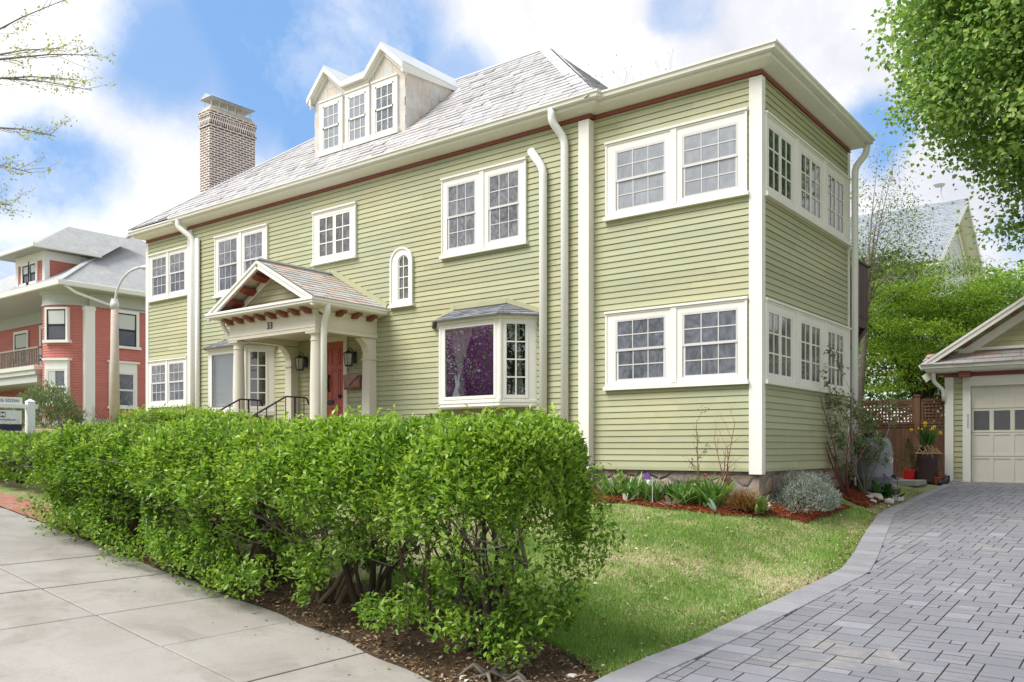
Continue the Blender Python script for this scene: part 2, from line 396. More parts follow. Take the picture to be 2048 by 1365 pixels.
M['galv'] = paint('galvanised_steel', (.55,.57,.60), .35, .1, 0, 6, spec=.6)
M['navy'] = paint('navy_ink', (.03,.035,.10), .5)
M['signwhite'] = paint('sign_white', (.82,.83,.85), .4, .02)
M['curtain'] = leafmat('sheer_curtain', [(0,(.55,.56,.54)),(1,(.72,.72,.70))], .8, .1, .35, 1.0)
M['blindmat'] = leafmat('white_blind', [(0,(.66,.72,.70)),(1,(.74,.79,.77))], .7, .1, .15, 1.0)
M['rabbit'] = paint('pale_blue_cutout', (.62,.80,.80), .6, .03)
M['tagpurple'] = paint('purple_tag', (.16,.06,.30), .5)
M['lampglass'] = glass_opaque('seeded_lamp_glass', (.30,.29,.27), .4, 30, rough=.2)
M['pinkwall'] = paint('bluewhite_siding', (.62,.66,.70), .6, .05)

M['twigpale'] = paint('budding_twig', (.27,.235,.22), .85, .25, .15, 14)
M['paverside'] = M['joint']
# ------------------------------------------------------------------ terrain
def sst(x):
    x = max(0.0, min(1.0, x)); return x*x*(3-2*x)
def zs(X):
    X = max(-60, min(20, X))
    if X < -8: return .96 + .07*(-X-8)
    return -.12*X if X < .5 else -.06-.06*(X-.5)
def zd(Y): return .061*(max(min(Y, 9.5), -7.5)+7.5)
def zf(X, Y):
    zh = .88+.052*min(max(-X,0),60)+.03*max(min(Y,6),0)
    a = max(0, min(1, (Y+7.7)/7.2)); l = zs(X)*(1-a)+zh*a
    w = sst(X/1.15)
    return l*(1-w)+zd(Y)*w
def interp(pts, y):
    if y <= pts[0][1]: return pts[0][0]
    for (x0,y0),(x1,y1) in zip(pts, pts[1:]):
        if y <= y1: return x0+(x1-x0)*(y-y0)/(y1-y0)
    return pts[-1][0]
OUT = [(1.58,-9.5),(1.59,-6.9),(1.63,-6.32),(1.72,-5.75),(1.75,-4.87),(1.79,-3.87),(1.84,-2.91),(1.85,-2.2),(1.68,-1.15),(1.37,.41),(1.0,2.5),(.94,3.22),(.96,4.5),(.95,7.56),(.93,8.7)]
INN = [(1.90,-9.5),(1.90,-6.68),(1.99,-5.65),(2.07,-4.3),(2.17,-2.3),(2.01,-1.35),(1.62,.61),(1.19,2.78),(1.13,4.11),(1.11,8.7)]
xo = lambda y: interp(OUT, y)
xi = lambda y: interp(INN, y)

def frange(a, b, s):
    n = max(1, int(round((b-a)/s))); return [a+(b-a)*i/n for i in range(n+1)]
gx = [-500,-250,-120,-80,-60,-50,-42,-36,-31,-27,-23,-20,-17,-15,-13]+frange(-12,3,.25)+[4,5,6,8,11,15,20,30,50,100,250,500]
gy = [-500,-250,-120,-70,-45,-30,-22,-17,-14,-12.5,-11,-10.2]+frange(-9.5,10,.25)+[11,12.5,15,18,22,28,36,46,60,90,150,260,500]
mb = MB()
vid = {}
vs = [(x, y, zf(x,y)-.02) for y in gy for x in gx]
nx = len(gx)
fs = [(j*nx+i, j*nx+i+1, (j+1)*nx+i+1, (j+1)*nx+i) for j in range(len(gy)-1) for i in range(nx-1)]
mb.poly(vs, fs)
o = tag(mb.build('ground', M['lawn'], smooth=True), kind='structure')

def sheet(name, xs, ylo, yhi, dz, mat, ny=6):
    mb = MB(); vs = []; fs = []
    for x in xs:
        a, b = ylo(x), yhi(x)
        for j in range(ny+1):
            y = a+(b-a)*j/ny; vs.append((x, y, zf(x,y)+dz(x, j/ny)))
    for i in range(len(xs)-1):
        for j in range(ny):
            fs.append((i*(ny+1)+j, (i+1)*(ny+1)+j, (i+1)*(ny+1)+j+1, i*(ny+1)+j+1))
    mb.poly(vs, fs)
    return tag(mb.build(name, mat, smooth=True), kind='structure')
def n1(x, s=1.0, o=0.0): return mnoise.noise(Vector((x*s+o, o*1.7, .3)))
sheet('soil', frange(-6.35, 1.6, .1), lambda x: -7.42+.1*n1(x,1.5,3)-.14*sst((x+1.5)/2.6)-(.6*sst((x-.55)/.7)), lambda x: -6.25+.22*n1(x,1.7,9)-.55*sst((x-.7)/.8), lambda x,t: .024 if t<.95 and t>0 else (.004 if t==0 else -.03), M['soil'])
# mulch bed wraps the sunroom corner
def bedfront(x): return -1.08+.09*n1(x,1.6,5)+.06*n1(x,5,2)
sheet('mulch_bed', frange(-9.0, -.02, .12), bedfront, lambda x: .05, lambda x,t: .03*math.sin(PI*min(t*1.6,1))+.012, M['mulchbed'], 8)
sheet('mulch_bed', frange(-.02, .62, .08), lambda x: -1.06+1.2*sst((x-.0)/.62)**1.3+.05*n1(x,5,8), lambda x: 2.0+.8*(x)+.1*n1(x,4,1), lambda x,t: .035*math.sin(PI*t)+.014, M['mulchbed'], 24)
sheet('mulch_bed', frange(-.02, .72, .08), lambda x: 2.75+.6*abs(x-.4)+.05*n1(x,5,4), lambda x: 4.7, lambda x,t: .03*math.sin(PI*t)+.016, M['mulchbed'], 14)
# sidewalk slabs
mb = MB()
for i in range(-32, 3):
    x0 = -1.42+1.03*i
    for (y0, y1) in ((-7.36,-8.69),(-8.69,-10.02)):
        g = .008; a, b = x0+g, min(x0+1.03-g, 1.35); yy0, yy1 = y0-g, y1+g
        if b <= a: continue
        dz = random.uniform(-.004,.006)
        T = [(a,yy1,zs(a)+.022+dz),(b,yy1,zs(b)+.022+dz),(b,yy0,zs(b)+.022+dz),(a,yy0,zs(a)+.022+dz)]
        bv = .012
        I = [(a+bv,yy1+bv,T[0][2]+.004),(b-bv,yy1+bv,T[1][2]+.004),(b-bv,yy0-bv,T[2][2]+.004),(a+bv,yy0-bv,T[3][2]+.004)]
        Bt = [(p[0],p[1],p[2]-.06) for p in T]
        mb.poly(Bt+T+I, [(8,9,10,11)]+[(4+k,4+(k+1)%4,8+(k+1)%4,8+k) for k in range(4)]+[(k,(k+1)%4,4+(k+1)%4,4+k) for k in range(4)])
tag(mb.build('sidewalk', M['concrete']), kind='structure')
# kerb and road on the street side
mb = MB(); xs_ = frange(-60, 20, 2)
vs = []; fs = []
for x in xs_:
    z = zs(x); vs += [(x,-11.9,z+.03),(x,-12.05,z+.03),(x,-12.05,z-.14)]
for i in range(len(xs_)-1):
    a = i*3; b = a+3; fs += [(a,b,b+1,a+1),(a+1,b+1,b+2,a+2)]
mb.poly(vs, fs); tag(mb.build('kerb', M['kerb']), kind='structure')
mb = MB(); vs = []; fs = []
for x in xs_:
    z = zs(x); vs += [(x,-12.05,z+.0),(x,-20,z+.01)]
for i in range(len(xs_)-1): fs.append((2*i,2*i+2,2*i+3,2*i+1))
mb.poly(vs, fs); tag(mb.build('road', M['asphalt']), kind='structure')
# brick walk from the sidewalk to the porch
mb = MB()
for (ax,bx,ay,by_) in ((-14.2,-6.42,-7.37,-6.9),(-14.2,-13.1,-6.9,-3.6),(-14.2,-8.7,-3.6,-2.75)):
    nxp, nyp = max(2,int((bx-ax)/.4)), max(2,int((by_-ay)/.4)); vs = []; fs = []
    for j in range(nyp+1):
        for i in range(nxp+1): x_, y_ = ax+(bx-ax)*i/nxp, ay+(by_-ay)*j/nyp; vs.append((x_,y_,zf(x_,y_)+.018))
    for j in range(nyp):
        for i in range(nxp): q_ = j*(nxp+1)+i; fs.append((q_,q_+1,q_+nxp+2,q_+nxp+1))
    mb.poly(vs, fs)
tag(mb.build('path', M['brickpath']), kind='structure')

# driveway: joint bed, pavers, border course
mb = MB(); vs = []; fs = []
ys_ = frange(-9.4, 8.62, .3)
for y in ys_: vs += [(xo(y)+.02,y,zd(y)+.012),(6.4,y,zd(y)+.012)]
for i in range(len(ys_)-1): fs.append((2*i,2*i+1,2*i+3,2*i+2))
mb.poly(vs, fs, 0)
cell = .107; X0, Y0 = .9, -8.9; NXc, NYc = 51, 163
occ = [[False]*NYc for _ in range(NXc)]
SIZES = [((2,1),.30),((3,2),.22),((2,2),.2),((3,1),.13),((1,2),.05),((1,1),.05),((2,3),.05)]
rp = random.Random(11)
def fits(i,j,a,b):
    if i+a > NXc or j+b > NYc: return False
    return all(not occ[i+p][j+q] for p in range(a) for q in range(b))
for j in range(NYc):
    for i in range(NXc):
        if occ[i][j]: continue
        opts = [(s,w) for s,w in SIZES if fits(i,j,*s)]
        s = rp.choices([q[0] for q in opts],[q[1] for q in opts])[0] if opts else (1,1)
        for p in range(s[0]):
            for q in range(s[1]): occ[i+p][j+q] = True
        x0, x1 = X0+i*cell+.0025, X0+(i+s[0])*cell-.0025; y0, y1 = Y0+j*cell+.003, Y0+(j+s[1])*cell-.003
        if y1 > 8.6: continue
        lim = xi((y0+y1)/2)-.06
        if x1 < lim+.08: continue
        x0 = max(x0, lim)
        dz = rp.uniform(-.0015,.0015); tl = .034+dz
        T = [(x0,y0,zd(y0)+tl),(x1,y0,zd(y0)+tl),(x1,y1,zd(y1)+tl),(x0,y1,zd(y1)+tl)]
        bv = .0035; r_v = rp.random()
        I = [(x0+bv,y0+bv,T[0][2]+.006),(x1-bv,y0+bv,T[1][2]+.006),(x1-bv,y1-bv,T[2][2]+.006),(x0+bv,y1-bv,T[3][2]+.006)]
        Bt = [(p[0],p[1],p[2]-.02) for p in T]
        mb.poly(I, [(0,1,2,3)], 1, r_v)
        mb.poly(Bt+T+I, [(4+k,4+(k+1)%4,8+(k+1)%4,8+k) for k in range(4)]+[(k,(k+1)%4,4+(k+1)%4,4+k) for k in range(4)], 0, r_v)
tag(mb.build('driveway', [M['joint'], M['paver']], fixn=False), kind='structure')
mb = MB(); y = -9.3
while y < 8.5:
    y2 = y+.2*rp.choice((.9,1,1.1)); g = .006
    sk = .0
    q = [(xo(y)-.01,y+g),(xi(y),y+g),(xi(y2),y2-g),(xo(y2)-.01,y2-g)]
    dz = rp.uniform(-.002,.002)
    T = [(a,b,zd(b)+.045+dz) for a,b in q]; Bt = [(a,b,zd(b)-.06) for a,b in q]
    cx = sum(p[0] for p in T)/4; cy = sum(p[1] for p in T)/4
    I = [(cx+(p[0]-cx)*.97, cy+(p[1]-cy)*.93, p[2]+.005) for p in T]
    mb.poly(Bt+T+I, [(8,9,10,11)]+[(4+k,4+(k+1)%4,8+(k+1)%4,8+k) for k in range(4)]+[(k,(k+1)%4,4+(k+1)%4,4+k) for k in range(4)], 0, rp.random())
    y = y2
tag(mb.build('driveway_border', M['pborder'], fixn=False), kind='structure')

# ------------------------------------------------------------------ building helpers
def PF(Y0): return lambda u,v,w: (u, Y0-w, v)
def PS(X0): return lambda u,v,w: (X0+w, u, v)
def siding(mb, P, u0, u1, v0, v1, pitch=.1, m=0, seg=3.2, gap=.013, tip=.020):
    f0 = u0 if callable(u0) else (lambda v: u0); f1 = u1 if callable(u1) else (lambda v: u1)
    v = v0; k = 0
    while v < v1-.015:
        p = min(pitch, v1-v); a, b = f0(v), f1(v); a2, b2 = f0(v+p), f1(v+p)
        if b-a < .02: break
        cuts = [0]; q = random.uniform(.3,1)*seg
        while q < (b-a)-.5: cuts.append(q/(b-a)); q += seg*random.uniform(.7,1.3)
        cuts.append(1); g = v+p-gap
        for s, e in zip(cuts, cuts[1:]):
            L = a+(b-a)*s; H = a+(b-a)*e; L2 = a2+(b2-a2)*s; H2 = a2+(b2-a2)*e
            vs = [P(L,v,tip),P(H,v,tip),P(L2,g,.007),P(H2,g,.007),P(L2,g,0),P(H2,g,0),P(L2,v+p,0),P(H2,v+p,0),P(L2,v+p,tip),P(H2,v+p,tip)]
            mb.poly(vs, [(0,1,3,2),(2,3,5,4),(4,5,7,6),(6,7,9,8)], m)
        v += p
def slates(mb, A, B, C, D, exp=.2, wid=.28, th=.012, m=0, base=None):
    """tile the planar quad A,B (eave left,right) C,D (top right,left) with courses of thin slates"""
    A,B,C,D = map(Vector,(A,B,C,D))
    U = (B-A).normalized(); Nn = U.cross(((D+C)/2)-((A+B)/2)).normalized(); V = Nn.cross(U).normalized()
    uD,vD = (D-A).dot(U),(D-A).dot(V); uC,vC = (C-A).dot(U),(C-A).dot(V); uB = (B-A).dot(U)
    vm = max(vD,vC)
    ul = lambda v: uD*v/max(vD,1e-6); ur = lambda v: uB+(uC-uB)*v/max(vC,1e-6)
    if base is not None: mb.face([A,B,C,D] if (C-D).length > 1e-4 else [A,B,C], base)
    v = 0; row = 0
    while v < vm-.02:
        v2 = min(v+exp, vm); l,r = ul(v),ur(v); l2,r2 = ul(v2),ur(v2)
        u = min(l,l2)-wid*(.5 if row%2 else random.uniform(0,.2))
        while u < max(r,r2):
            u2 = u+wid*random.uniform(.75,1.25); g = .004
            a,b = max(u+g,l),min(u2-g,r); a2,b2 = max(u+g,l2),min(u2-g,r2)
            if b-a > .01 or b2-a2 > .01:
                if b < a: a = b = (max(min((u+u2)/2,r),l))
                if b2 < a2: a2 = b2 = (max(min((u+u2)/2,r2),l2))
                h = th*random.uniform(1.4,2.3); dv = random.uniform(-.012,.008); rr = random.random()
                pt = lambda uu,vv,hh: A+U*uu+V*vv+Nn*hh
                q = [pt(a,v+dv,h),pt(b,v+dv,h),pt(b2,v2,th*.6),pt(a2,v2,th*.6),pt(a,v+dv,.001),pt(b,v+dv,.001)]
                mb.poly(q, [(0,1,2,3),(4,5,1,0)], m, rr)
            u = u2
        v = v2; row += 1
def sweep(mb, path, prof, m=0, r=.5, ends=True):
    """sweep an (outward, z) profile along an XY wall path, mitred; outward = right of travel"""
    n = len(path); rings = []
    for i,(x,y) in enumerate(path):
        def nrm(a,b):
            d = Vector((b[0]-a[0], b[1]-a[1])); d.normalize(); return Vector((d.y,-d.x))
        n0 = nrm(path[i-1],path[i]) if i>0 else None; n1_ = nrm(path[i],path[i+1]) if i<n-1 else None
        if n0 is None: mv = n1_
        elif n1_ is None: mv = n0
        else: mv = (n0+n1_)/(1+n0.dot(n1_))
        rings.append([(x+mv.x*o_, y+mv.y*o_, z) for o_,z in prof])
    k = len(prof); vs = [p for rg in rings for p in rg]; fs = []
    for i in range(n-1):
        for j in range(k-1): fs.append((i*k+j,(i+1)*k+j,(i+1)*k+j+1,i*k+j+1))
    if ends: fs += [tuple(range(k)), tuple(range((n-1)*k+k-1,(n-1)*k-1,-1))]
    mb.poly(vs, fs, m, r)

def sash(parent, P, u0,u1,v0,v1, w, cols, rows, glass, mat, fr=.035, mu=.016, depth=.014, pname='pane', round_top=False):
    mb = MB()
    mb.pbox(P,u0,u0+fr,v0,v1,w,w+depth); mb.pbox(P,u1-fr,u1,v0,v1,w,w+depth)
    mb.pbox(P,u0+fr,u1-fr,v0,v0+fr*1.15,w,w+depth); mb.pbox(P,u0+fr,u1-fr,v1-fr,v1,w,w+depth)
    iu0,iu1,iv0,iv1 = u0+fr,u1-fr,v0+fr*1.15,v1-fr
    for c in range(1,cols):
        x = iu0+(iu1-iu0)*c/cols; mb.pbox(P,x-mu/2,x+mu/2,iv0,iv1,w+.001,w+depth-.001)
    for r_ in range(1,rows):
        y = iv0+(iv1-iv0)*r_/rows; mb.pbox(P,iu0,iu1,y-mu/2,y+mu/2,w+.002,w+depth-.002)
    mb.build('sash', mat, parent)
    mb = MB(); mb.face([P(u0+.005,v0+.005,w+.005),P(u1-.005,v0+.005,w+.005),P(u1-.005,v1-.005,w+.005),P(u0+.005,v1-.005,w+.005)])
    mb.build(pname, glass, parent)
def casing(parent, P, u0,u1,v0,v1, opens, s0, s1, mat, th=.05, name='window', cap=True, sill=True, band=True):
    mb = MB(); es = [u0]+[e for o_ in opens for e in o_]+[u1]
    for i in range(0,len(es),2): mb.pbox(P,es[i],es[i+1],v0,v1,-.01,th)
    for a,b in opens: mb.pbox(P,a,b,s1,v1,-.01,th); mb.pbox(P,a,b,v0,s0,-.01,th)
    for i in range(2,len(es)-2,2):
        c = (es[i]+es[i+1])/2; h = min(.05,(es[i+1]-es[i])*.22); mb.pbox(P,c-h,c+h,v0+.05,v1+.012,th,th+.018)
    if band:
        bw = .028
        mb.pbox(P,u0-.004,u0+bw,v0,v1-.002,th,th+.014); mb.pbox(P,u1-bw,u1+.004,v0,v1-.002,th,th+.014); mb.pbox(P,u0+bw,u1-bw,v1-bw-.03,v1-.03,th,th+.012)
    if cap: mb.pbox(P,u0-.012,u1+.012,v1-.028,v1+.006,-.01,th+.035)
    if sill: mb.pbox(P,u0-.03,u1+.03,v0-.03,v0+.028,-.01,th+.045)
    for a,b in opens:
        mb.pbox(P,a-.0,b+.0,s0-.001,s0+.012,th-.02,th-.004); mb.pbox(P,a,b,s1-.014,s1+.001,th-.018,th-.003)
    return mb.build(name, mat, parent)
def double_hung(parent, P, box, opens, s0, s1, glass, glass2=None, cols=3, mat='trim', smat='greysash', name='window'):
    w = casing(parent, P, *box, opens, s0, s1, M[mat], name=name)
    vm = (s0+s1)/2
    for a,b in opens:
        sash(w, P, a, b, vm-.015, s1, .032, cols, 2, glass, M[smat])
        sash(w, P, a+.012, b-.012, s0, vm+.02, .021, cols, 2, glass2 or glass, M[smat])
    return w
def casements(parent, P, box, opens, s0, s1, glass, per=2, cols=2, rows=3, mat='trim', name='window', smat='trim'):
    w = casing(parent, P, *box, opens, s0, s1, M[mat], name=name)
    for a,b in opens:
        for k in range(per):
            x0 = a+(b-a)*k/per; x1 = a+(b-a)*(k+1)/per
            sash(w, P, x0+.004, x1-.004, s0, s1, .026, cols, rows, glass, M[smat], fr=.045, mu=.022, depth=.018)
    return w

M['greysash'] = paint('grey_sash', (.60,.585,.585), .5, .05)
# ------------------------------------------------------------------ the green house
H = empty('house', (-8,0,1), 'large sage green clapboard house with cream trim, slate hip roof and gabled porch', 'house')
YM = -.12
# walls
mb = MB(); siding(mb, PF(YM), -14.95, -2.93, 1.42, 7.3); mb.build('wall', M['siding'], H)
mb = MB(); siding(mb, PF(0), -17.15, -14.95, 1.42, 7.3); mb.build('wall', M['siding'], H)
mb = MB(); siding(mb, PF(0), -2.92, -.10, 1.45, 7.3); mb.build('wall', M['siding'], H)
mb = MB(); siding(mb, PS(0), .03, 4.25, 1.45, 7.3); mb.build('wall', M['siding'], H)
mb = MB(); siding(mb, lambda u,v,w: (-17.15-w,-u,v), -5.8, -.0, 1.42, 7.3); mb.build('wall', M['siding'], H)
mb = MB(); mb.box(-17.13,-2.95,.02,5.8,1.0,7.45); mb.box(-14.93,-2.95,-.105,.02,1.0,7.45); mb.box(-2.95,-.012,.012,4.29,1.4,7.45)
mb.build('wall', M['siding'], H)
mb = MB(); mb.box(-2.93,-.04,.045,4.25,.3,1.445); mb.box(-14.93,-2.9,-.07,5.7,.5,1.41); mb.box(-17.1,-14.95,.05,5.7,.6,1.41); mb.build('foundation', M['stone'], H)
mb = MB(); mb.box(-2.93,-.0,-.022,.0,1.40,1.45); mb.box(-.0,.022,.0,4.25,1.40,1.45); mb.box(-14.95,-2.93,-.142,-.12,1.37,1.42); mb.build('drip_board', M['siding'], H)
# corner boards and pilaster
def board(x0,x1,y0,y1,z0,z1,nm='corner_board',m='trim'):
    b = MB(); b.box(x0,x1,y0,y1,z0,z1); return b.build(nm, M[m], H, bevel=.004)
mb = MB(); mb.box(-.165,.035,-.035,.0,1.36,7.272); mb.box(0,.035,0,.10,1.36,7.272); mb.build('corner_board', M['trim'], H)
board(-3.115,-2.905,-.175,-.0,1.36,7.272)
board(.0,.03,4.2,4.31,1.36,7.272); board(-14.97,-14.78,-.155,.0,1.36,7.272); board(-17.19,-17.06,-.03,.1,1.36,7.272)
# red frieze, cove and gutter
path = [(-17.15,5.8),(-17.15,0),(-14.95,0),(-14.95,YM),(-2.914,YM),(-2.914,0),(0,0),(0,4.3),(-2.9,4.3)]
mb = MB(); sweep(mb, path, [(-.01,7.298),(.035,7.298),(.035,7.315),(.03,7.325),(.03,7.360),(-.01,7.360)]); mb.build('frieze', M['red'], H)
mb = MB(); sweep(mb, path, [(-.01,7.366),(.05,7.366),(.20,7.405),(.245,7.420),(.252,7.424),(.254,7.475),(.2,7.475)]); mb.build('cornice', M['trim'], H)
mb = MB(); sweep(mb, path, [(.21,7.476),(.325,7.478),(.345,7.486),(.352,7.545),(.374,7.548),(.376,7.580),(.345,7.580),(.34,7.53),(.22,7.53)]); mb.build('gutter', M['trim'], H)
# main roof
ez, ey = 7.535, YM-.33
sl = .874; PX, PY, PZ = -5.88, 2.85, 10.41
zr = lambda y: ez+(PZ-ez)*(y-ey)/(PY-ey)
LX, LRX = -17.47, -11.2
mb = MB()
slates(mb, (-15.25,ey,ez),(-2.58,ey,ez),(PX,PY,PZ),(-10.90,PY,PZ), m=0) if False else None
# front plane: slate rows clipped by the left hip and the right hip
A = Vector((0,ey,ez)); V = Vector((0,PY-ey,PZ-ez)); vlen = V.length; V.normalize(); Nn = Vector((1,0,0)).cross(V)
v1_ = .12*vlen/(PY-ey)
def ulf(v): return -15.28 if v < v1_ else LX+(LRX-LX)*(v-v1_)/(vlen-v1_)
def urf(v): return -2.58+(PX+2.58)*v/vlen
mb.face([(-15.28,ey,ez),(-2.58,ey,ez),(PX,PY,PZ),(LRX,PY,PZ),(LX,ey+.12,zr(ey+.12)),(-15.28,ey+.12,zr(ey+.12))],1)
v = 0; row = 0
while v < vlen-.03:
    v2 = min(v+.195, vlen); l,r_ = ulf(v),urf(v); l2,r2 = ulf(v2),urf(v2); u = l-.2*(row%2)-.05
    while u < r_:
        u2 = u+random.uniform(.2,.34); a,b = max(u+.004,l),min(u2-.004,r_); a2,b2 = max(u+.004,l2),min(u2-.004,r2)
        if a2 > b2: a2 = b2 = min(max((a+b)/2,l2),r2)
        if b > a:
            h = random.uniform(.014,.027) if random.random() < .93 else .035; dv = random.uniform(-.014,.008)
            pt = lambda uu,vv,hh: A+Vector((uu,0,0))+V*vv+Nn*hh
            mb.poly([pt(a,v+dv,h),pt(b,v+dv,h),pt(b2,v2,.008),pt(a2,v2,.008),pt(a,v+dv,.001),pt(b,v+dv,.001)], [(0,1,2,3),(4,5,1,0)], 0)
        u = u2
    v = v2; row += 1
by = PY+(PY-ey)
slates(mb, (-2.58,ey,ez),(-2.58,by,ez),(PX,PY,PZ),(PX,PY,PZ), .195,.27,.012,0,1)
slates(mb, (LX,6.06,7.6),(LX,ey+.12,zr(ey+.12)),(LRX,PY,PZ),(LRX,PY,PZ), .195,.27,.012,0,1)
mb.face([(-2.58,by,ez),(LX,by,ez),(LRX,PY,PZ),(PX,PY,PZ)],1)
roof = mb.build('roof', [M['slate'], M['slate']], H, fixn=False)
mb = MB()
def cap2(p,q,w,n1_,n2_):
    p=Vector(p);q=Vector(q);d=(q-p).normalized()
    for nn in (n1_,n2_):
        nn=Vector(nn).normalized(); s_=d.cross(nn).normalized()
        cands=[s_,-s_]
        s_=max(cands,key=lambda c:-c.z)
        mb.poly([p+nn*.035,q+nn*.035,q+s_*w+nn*.035,p+s_*w+nn*.035,p+s_*w+nn*.0,q+s_*w+nn*.0],[(0,1,2,3),(3,2,5,4)])
fn = (0,-sl,1); rn = (sl,0,1); ln = (-.45,0,1)
cap2((-2.62,ey+.04,ez),(PX,PY,PZ),.19,fn,rn); cap2((LX,ey+.12,zr(ey+.12)),(LRX,PY,PZ),.10,fn,ln); cap2((PX,PY,PZ),(LRX,PY,PZ),.11,fn,(0,sl,1))
mb.build('hip_flashing', M['flash'], roof, fixn=False)
# sunroom low metal roof
mb = MB(); e = .33
P4 = [(-2.9,-e,7.54),(e,-e,7.54),(e,4.3+e,7.54),(-2.9,4.3+e,7.54)]
mb.face([P4[0],P4[1],(-.9,1.2,7.84),(-2.9,1.2,7.84)]); mb.face([P4[1],P4[2],(-.9,3.1,7.84),(-.9,1.2,7.84)]); mb.face([P4[2],P4[3],(-2.9,3.1,7.84),(-.9,3.1,7.84)]); mb.face([(-2.9,1.2,7.84),(-.9,1.2,7.84),(-.9,3.1,7.84),(-2.9,3.1,7.84)])
mb.build('sunroom_roof', M['metalroof'], H)
# chimney
cx0,cx1,cy0,cy1 = -17.5,-17.0,1.8,3.32
mb = MB(); mb.box(cx0,cx1,cy0,cy1,7.0,11.02,0); e=.035; mb.box(cx0-e,cx1+e,cy0-e,cy1+e,11.0,11.07,0); mb.box(cx0-.01,cx1+.01,cy0-.01,cy1+.01,11.07,11.30,1); mb.box(cx0-e,cx1+e,cy0-e,cy1+e,11.3,11.45,0)
ch = mb.build('chimney', [M['brick'],M['soldier']], H)
mb = MB(); mb.lathe if False else None
mb.poly([(cx0-.02,cy0-.02,11.45),(cx1+.02,cy0-.02,11.45),(cx1+.02,cy1+.02,11.45),(cx0-.02,cy1+.02,11.45),(cx0+.09,cy0+.1,11.62),(cx1-.09,cy0+.1,11.62),(cx1-.09,cy1-.1,11.62),(cx0+.09,cy1-.1,11.62)],[(0,1,5,4),(1,2,6,5),(2,3,7,6),(3,0,4,7),(4,5,6,7)])
mb.build('chimney_crown', M['capmortar'], ch)
mb = MB(); mb.poly([(cx0-.02,cy0+.02,11.84),(cx1+.05,cy0+.02,11.84),(cx1+.05,cy1-.02,11.84),(cx0-.02,cy1-.02,11.84),((cx0+cx1)/2,cy0+.02,11.98),((cx0+cx1)/2,cy1-.02,11.98)],[(0,1,4),(1,2,5,4),(2,3,5),(3,0,4,5)],0)
mb.poly([(cx0-.02,cy0+.02,11.825),(cx1+.05,cy0+.02,11.825),(cx1+.05,cy1-.02,11.825),(cx0-.02,cy1-.02,11.825)],[(0,1,2,3)],0)
for x in (cx0+.09,cx1-.09):
    for y in frange(cy0+.1,cy1-.1,.24): mb.box(x-.008,x+.008,y-.008,y+.008,11.6,11.83,0)
mb.build('chimney_cap', M['galv'], ch)
# ------------------------------------------------------------------ windows of the green house
G = M
PM, P0, PX0 = PF(YM), PF(0), PS(0)
double_hung(H, P0, (-17.0,-15.12,5.69,6.93), [(-16.84,-16.13),(-15.98,-15.26)], 5.8, 6.82, G['glass_main'], G['glass_low'])
double_hung(H, P0, (-17.04,-15.16,2.86,4.09), [(-16.88,-16.17),(-16.02,-15.30)], 2.97, 3.98, G['glass_main'], G['glass_low'])
double_hung(H, PM, (-13.74,-11.66,5.44,6.91), [(-13.6,-12.82),(-12.56,-11.83)], 5.55, 6.79, G['glass_main'], G['glass_low'])
casements(H, PM, (-10.03,-8.66,5.755,6.885), [(-9.87,-8.81)], 5.85, 6.76, G['glass_tree'])
double_hung(H, PM, (-6.235,-4.225,5.39,6.89), [(-6.1,-5.385),(-5.085,-4.37)], 5.51, 6.74, G['glass_main'], G['glass_main'])
double_hung(H, P0, (-2.65,-.19,5.56,6.83), [(-2.46,-1.54),(-1.25,-.33)], 5.66, 6.66, G['glass_pale'], G['glass_pale'], mat='trim')
double_hung(H, P0, (-2.65,-.19,2.74,4.01), [(-2.46,-1.54),(-1.25,-.33)], 2.85, 3.87, G['glass_low'], G['glass_low'])
ops = [(.17,1.21),(1.58,2.60),(2.94,3.88)]
casements(H, PX0, (.08,4.19,5.535,6.765), ops, 5.63, 6.605, G['glass_side'])
casements(H, PX0, (.08,4.19,2.74,3.985), ops, 2.83, 3.84, G['glass_side_low'])
# arched stair window
def arch(u0,u1,v0,vs,n=14):
    c=(u0+u1)/2; r=(u1-u0)/2; return [(u0,v0),(u1,v0)]+[(c+r*math.cos(PI*k/n), vs+r*math.sin(PI*k/n)*.9) for k in range(n+1)]
mb = MB(); ou = arch(-7.62,-7.02,4.60,5.47); inn = arch(-7.40,-7.09-.15+.15,4.70,5.47)
inn = arch(-7.42,-7.12,4.70,5.45)
def ring(mb,P,ou,inn,w0,w1,m=0):
    n=len(ou); vs=[P(u,v,w1) for u,v in ou]+[P(u,v,w1) for u,v in inn]+[P(u,v,w0) for u,v in ou]+[P(u,v,w0) for u,v in inn]; fs=[]
    for i in range(n):
        j=(i+1)%n; fs+=[(i,j,n+j,n+i),(i,2*n+i,2*n+j,j),(n+i,n+j,3*n+j,3*n+i)]
    mb.poly(vs,fs,m)
ring(mb,PM,ou,inn,-.01,.055); ring(mb,PM,arch(-7.63,-7.01,4.6,5.47),arch(-7.59,-7.05,4.64,5.47),.05,.075); mb.pbox(PM,-7.66,-6.98,4.555,4.61,-.01,.10)
ring(mb,PM,inn,arch(-7.395,-7.145,4.725,5.45),.0,.035)
wa = mb.build('window', M['trim'], H)
mb = MB(); mb.pbox(PM,-7.278,-7.262,4.72,5.58,.025,.04)
for k in range(1,4): mb.pbox(PM,-7.40,-7.14,4.72+.215*k-.009,4.72+.215*k+.009,.026,.039)
mb.build('muntin', M['trim'], wa)
mb = MB(); mb.face([PM(u,v,.022) for u,v in inn]); mb.build('pane', M['glass_tree'], wa)

